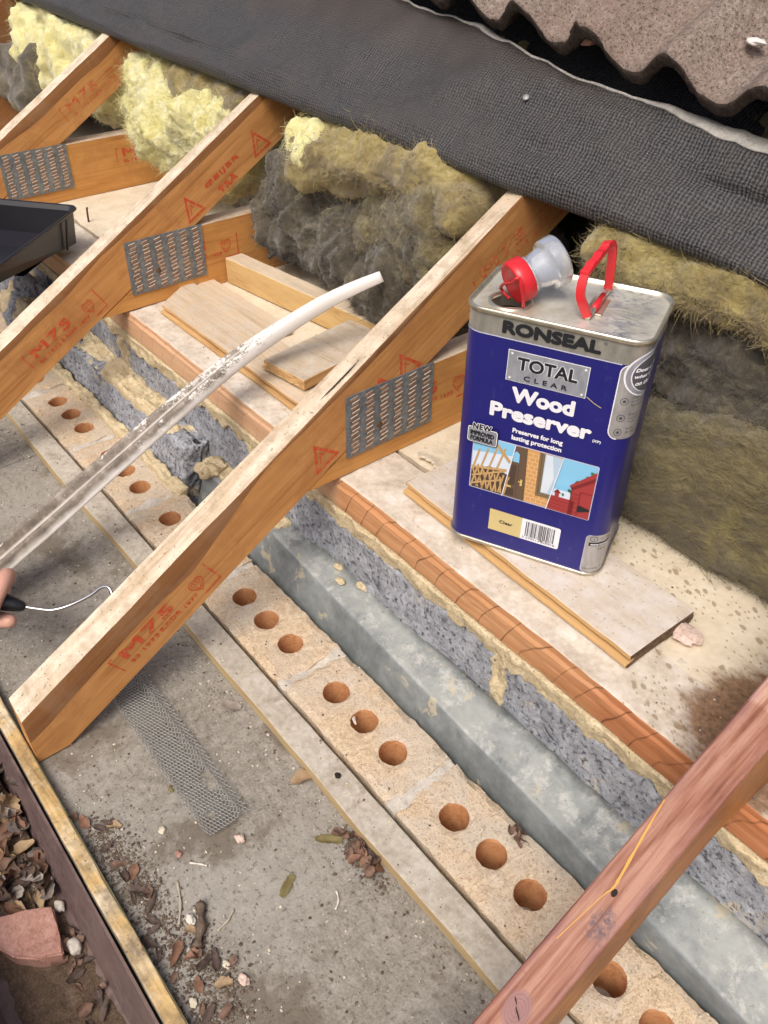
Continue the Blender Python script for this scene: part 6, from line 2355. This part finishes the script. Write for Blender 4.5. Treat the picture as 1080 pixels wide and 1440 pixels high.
def leaf_mesh(seed, L=0.03, Wl=0.016, curl=0.5, mat_=None):
    rnd = random.Random(seed)
    V, F = [], []
    n_ = 9
    bend = rnd.uniform(-0.4, 0.6) * curl
    tear = rnd.choice((0.92, 0.92, 0.92, 0.72))
    for i in range(n_ + 1):
        t = i / n_
        w_ = Wl * 0.5 * (math.sin(math.pi * min(1, 0.08 + t * tear) ** 0.8) ** 0.8) * (1 + 0.2 * rnd.uniform(-1, 1)) + 0.0004
        x = (t - 0.5) * L
        z0 = bend * L * (4 * (t - 0.5) ** 2) * 0.5
        for j in range(5):
            s = j / 4 * 2 - 1
            z = z0 + abs(s) ** 1.5 * w_ * curl * (0.9 + 0.5 * math.sin(seed + t * 5)) + 0.0012 * nz((x * 90, s * 2, seed))
            V.append(Vector((x, s * w_ * (1 - 0.25 * curl * abs(s)) + 0.12 * L * math.sin(t * 3 + seed) * 0.3, max(z, -0.002) + 0.0006)))
    for i in range(n_):
        for j in range(4):
            a = i * 5 + j
            F.append((a, a + 1, a + 6, a + 5))
    me = mesh_from('dead_leaf', V, F, mat_, smooth=True)
    return me


LM = []
for k in range(15):
    LM.append(leaf_mesh(k * 3.7 + 1, 0.026 + 0.012 * ((k * 7) % 5) / 5, 0.013 + 0.009 * ((k * 3) % 4) / 4, 0.35 + 0.25 * (k % 3), LEAFM[k % 5]))


def put_leaf(me, x, y, z, rz, sc, tilt, label, group, name='dead_leaf'):
    o = link(name, me, None, (x, y, z), (tilt[0], tilt[1], rz))
    o.scale = (sc, sc, sc)
    tag(o, label, 'leaf', group)
    return o


rng = random.Random(21)
gl = 'dead brown leaf lying among others in the gutter'
for k in range(190):
    x = rng.uniform(-0.12, 0.122)
    y = rng.uniform(-0.394, -0.334)
    top = -0.1185 + 0.028 * max(0, min(1, (0.13 - x) / 0.12))
    put_leaf(rng.choice(LM), x, y, top + rng.uniform(0.002, 0.014), rng.uniform(0, 6.28), rng.uniform(0.6, 1.25), (rng.uniform(-.8, .8), rng.uniform(-.8, .8)), gl, 'dead leaves packed in the gutter')
for k in range(34):
    x = rng.uniform(0.17, 0.42)
    y = rng.uniform(-0.365, -0.337)
    put_leaf(LM[rng.choice((0, 2, 5, 7, 10, 12))], x, y, -0.113 + rng.uniform(0, 0.005), rng.uniform(0, 6.28), rng.uniform(0.4, 0.8), (rng.uniform(-.6, .6), rng.uniform(-.5, .5)), gl, 'dead leaves packed in the gutter')
# broken clay piece in the gutter
bm = bmesh.new()
pts = [(0.120, -0.402), (0.131, -0.372), (0.150, -0.346), (0.181, -0.351), (0.207, -0.357), (0.199, -0.378), (0.176, -0.401), (0.146, -0.412)]
lo = [bm.verts.new((x, y, -0.116)) for x, y in pts]
hi = [bm.verts.new((x + 0.002 * math.sin(i * 2.1), y + 0.002 * math.cos(i * 3.3), -0.094 + 0.003 * math.sin(i * 1.7))) for i, (x, y) in enumerate(pts)]
bm.faces.new(hi)
bm.faces.new(list(reversed(lo)))
for i in range(len(pts)):
    j = (i + 1) % len(pts)
    bm.faces.new((lo[i], lo[j], hi[j], hi[i]))
bmesh.ops.bevel(bm, geom=list(bm.edges), offset=0.0022, segments=2, affect='EDGES')
bmesh.ops.triangulate(bm, faces=[f for f in bm.faces if len(f.verts) > 4])
bmesh.ops.subdivide_edges(bm, edges=list(bm.edges), cuts=2, use_grid_fill=True)
for v in bm.verts:
    v.co += Vector((0.0016 * nz(v.co * 60, 1), 0.0016 * nz(v.co * 60, 2), 0.0018 * nz(v.co * 45, 3)))
bm.verts.index_update()
V = [v.co.copy() for v in bm.verts]
F = [tuple(v.index for v in f.verts) for f in bm.faces]
bm.free()
solo('broken_tile', V, F, M['red_tile_chunk'], 'broken piece of pinkish red tile in the gutter among leaves', 'rubble')

# soffit debris: each bigger bit is a thing
sg = 'dry brown leaf scrap on the grey soffit near the fascia'
spots = [(0.124, -0.278, 3, 0.9), (0.197, -0.270, 0, 0.9), (0.215, -0.262, 3, 0.8), (0.238, -0.266, 2, 0.9), (0.246, -0.258, 5, 0.7), (0.258, -0.262, 12, 0.8), (0.31, -0.243, 6, 0.6),
         (0.322, -0.268, 8, 1.15), (0.334, -0.256, 13, 0.8), (0.347, -0.247, 2, 0.8), (0.352, -0.239, 7, 0.7), (0.361, -0.263, 3, 0.7), (0.376, -0.244, 1, 0.7), (0.392, -0.272, 12, 0.8),
         (0.366, -0.228, 5, 0.6), (0.40, -0.255, 10, 0.7), (0.151, -0.255, 1, 0.7), (0.17, -0.272, 7, 0.5), (0.42, -0.268, 2, 0.8), (0.285, -0.275, 12, 0.6), (0.340, -0.28, 0, 0.6)]
spots += [(rng.uniform(0.11, 0.46), -0.286 + abs(rng.gauss(0, 0.022)), rng.choice((0, 2, 5, 7, 10, 12)), rng.uniform(0.35, 0.8)) for _ in range(14)]
for k, (x, y, mi_, s) in enumerate(spots):
    put_leaf(LM[mi_], x, y, SZ + 0.002, rng.uniform(0, 6.28), s * 0.85, (rng.uniform(-.3, .3), rng.uniform(-.3, .3)), sg, 'leaf scraps on the soffit by the fascia')
bg_ = 'dry brown leaf in the pile against the timber strip'
for k in range(24):
    x, y = 0.357 + rng.gauss(0, 0.015), -0.053 + rng.gauss(0, 0.0055)
    put_leaf(LM[(0, 5, 10, 3, 12)[k % 5]], x, min(y, -0.046), SZ + 0.003 + 0.004 * rng.random(), rng.uniform(0, 6.28), rng.uniform(0.45, 0.75), (rng.uniform(-.8, .8), rng.uniform(-.8, .8)), bg_, 'leaf pile against the timber strip')
gm = leaf_mesh(5.5, 0.034, 0.012, 0.3, M['leaf_green'])
put_leaf(gm, 0.318, -0.072, SZ + 0.001, 0.75, 0.9, (0, 0), 'yellow-green pointed leaf lying on the soffit', None, 'leaf')
put_leaf(gm, 0.333, -0.139, SZ + 0.001, 2.0, 0.8, (0.2, 0), 'crumpled olive leaf alone in the middle of the soffit', None, 'leaf')
put_leaf(LM[1], 0.234, -0.050, SZ + 0.001, 1.1, 0.95, (0, 0), 'orange-tan leaf on the soffit near the mesh strip', None)
put_leaf(LM[9], 0.087, -0.060, SZ + 0.001, 0.5, 0.8, (0, 0), 'thin grey curled leaf beside the rafter on the soffit', None)
put_leaf(LM[2], 0.033, -0.324, -0.004, 0.5, 0.6, (0, 0), 'dark leaf on the fascia edge', None)
# twigs
for (a, b, r, mat_, lab) in (((0.292, -0.222), (0.330, -0.247), 0.0056, 'bark', 'short thick dark twig standing out on the soffit'), ((0.318, -0.197), (0.327, -0.222), 0.0014, 'straw', 'thin pale grass stalk beside the dark twig'),
                             ((0.253, -0.229), (0.296, -0.250), 0.0014, 'straw', 'thin grey stalk lying near the leaf scraps'), ((0.243, -0.208), (0.258, -0.195), 0.0013, 'pale_flake', 'tiny pale splinter by the end of the mesh strip'),
                             ((0.370, -0.100), (0.386, -0.113), 0.0013, 'pale_flake', 'thin white stalk under the yellow-green leaf')):
    A_, B_ = Vector((a[0], a[1], SZ + r)), Vector((b[0], b[1], SZ + r))
    md = A_.lerp(B_, 0.5) + Vector((0.002, 0.002, 0.001))
    V, F = tube(smooth_path([A_, md, B_], 12), [r * (0.8 + 0.3 * math.sin(i * 1.3)) for i in range(12)], 8)
    solo('twig', V, F, M[mat_], lab, 'twig', smooth=True)
# stones
for (x, y, r, mat_, lab) in ((0.189, -0.213, 0.0052, 'stone_white', 'round cream pebble beside the mesh strip'), (0.226, -0.2125, 0.0040, 'red_tile_chunk', 'small round red berry on the soffit'),
                             (0.2535, -0.150, 0.0062, 'pinkish', 'pink chip at the near end of the mesh strip'), (0.148, -0.180, 0.0042, 'leaf_green', 'small olive bud on the soffit'),
                             (0.300, -0.238, 0.0058, 'pale_flake', 'pale angular chip near the thick twig'), (0.362, -0.232, 0.0048, 'stone_white', 'white chip among leaf scraps'),
                             (0.386, -0.226, 0.0062, 'pinkish', 'pinkish stone chip in the debris near the fascia'), (0.372, -0.276, 0.005, 'stone_white', 'cream stone beside the fascia'),
                             (0.268, -0.0215, 0.0042, 'deep', 'black seed lying on the timber strip')):
    zb_ = SZ if y < -0.045 else 0.0
    r *= 0.85
    V, F = pebble((x, y, zb_ + r * 0.5), r, x * 31, (1.2, 0.9, 0.6), 3, 0.5)
    solo('pebble', V, F, M[mat_] if mat_ in M else LEAFM[0], lab, 'pebble', smooth=True)
for (x, y, r, lab) in ((0.2, -0.343, .0115, 'round cream stone in the gutter by the tile piece'), (0.146, -0.3385, .0085, 'tan stone in the gutter against its back wall'), (0.338, -0.3395, 0.013, 'pale stone at the near end of the gutter')):
    V, F = pebble((x, y, -0.108), r * 0.85, x * 17, (1.1, 0.8, 0.7), 3, 0.3)
    solo('pebble', V, F, M['mortar_grey'], lab, 'pebble', smooth=True)
# white flake in a brick hole, crumb pile by the joint
V, F = tube(smooth_path([(0.207, 0.051, -0.010), (0.213, 0.0445, -0.002), (0.224, 0.0395, 0.003)], 8), [0.0012, .002, .0024, .0024, .0022, .002, .0018, .001], 6)
solo('paint_flake', V, F, M['pale_flake'], 'white curled flake stuck in a brick hole', 'flake')
for k in range(7):
    put_leaf(LM[(0, 12, 5)[k % 3]], 0.455 + rng.gauss(0, .010), 0.089 + rng.gauss(0, .006), 0.003 + .004 * rng.random(), rng.uniform(0, 6), 0.5, (rng.uniform(-.6, .6), rng.uniform(-.6, .6)), 'brown leaf scrap on the bricks beside the lintel', 'leaf scraps on the bricks')

# grit: thousands of crumbs no one could count
cr = bmesh.new()
bmesh.ops.create_icosphere(cr, subdivisions=1, radius=1.0)
cv = [v.co.copy() for v in cr.verts]
cf = [tuple(v.index for v in f.verts) for f in cr.faces]
cr.free()


def grit(name, label, mats_, n_, place, size):
    V, F, MI = [], [], []
    for _ in range(n_):
        x, y, z = place()
        s = size * rng.choice((0.4, 0.5, 0.6, 0.8, 1.0, 1.5))
        sx, sy, sz_ = s * rng.uniform(.6, 1.4), s * rng.uniform(.6, 1.4), s * rng.uniform(.35, .8)
        o_ = len(V)
        mi_ = rng.randrange(len(mats_))
        for c in cv:
            k = 1 + rng.uniform(-.25, .25)
            V.append(Vector((x + c.x * sx * k, y + c.y * sy * k, z + c.z * sz_ * k + sz_ * 0.5)))
        for f in cf:
            F.append(tuple(q + o_ for q in f))
            MI.append(mi_)
    solo(name, V, F, mats_, label, 'grit', MI, kind='stuff')


def pl_soffit():
    while True:
        x, y = rng.uniform(-0.9, 0.62), rng.uniform(-0.286, -0.045)
        if rng.random() < 0.22 + 0.8 * max(0, (-0.2 - y) / 0.09) * (x > 0.08) + 0.5 * (y > -0.07):
            return x, y, SZ


grit('grit', 'sandy grit and crumbs scattered over the soffit', [M['mortar_grey'], M['dirt'], M['stone_white'], M['bark'], M['soffit']], 2600, pl_soffit, 0.0011)


def pl_debris():
    c = rng.choice(((0.215, -0.262, .035, .012), (0.345, -0.262, .045, .018), (0.36, -0.245, .03, .015), (0.40, -0.265, .03, .015), (0.25, -0.262, .05, .010), (0.357, -0.055, .02, .007), (0.19, -0.27, .03, .01)))
    return c[0] + rng.gauss(0, c[2]), max(-0.287, min(-0.046, c[1] + rng.gauss(0, c[3]))), SZ


grit('grit', 'dark crumbly leaf mould around the leaf scraps', [M['mould'], M['bark'], LEAFM[2], M['mould'], M['soffit']], 4200, pl_debris, 0.0014)
grit('grit', 'mortar crumbs and sand on the bricks and strip', [M['mortar'], M['mortar_grey'], M['stone_white'], M['bark']], 1500,
     lambda: (rng.uniform(-0.8, 0.9), rng.choice((rng.uniform(0.003, 0.03), rng.uniform(0.072, 0.1), rng.uniform(-0.038, -0.008))), 0.0004), 0.0009)
grit('grit', 'sawdust and crumbs on the ceiling board', [M['mortar'], M['plank_end'], M['stone_white'], M['noggin']], 700, lambda: (rng.uniform(-0.9, 0.58), rng.uniform(0.185, 0.46), 0.2006), 0.0009)
# bent nail standing by the tray
V, F = tube([(-1.044, 0.297, 0.2), (-1.043, 0.298, 0.226), (-1.041, 0.299, 0.231)], 0.0022, 8)
solo('nail', V, F, M['rust'], 'rusty nail standing up beyond the paint tray', 'nail', smooth=True)
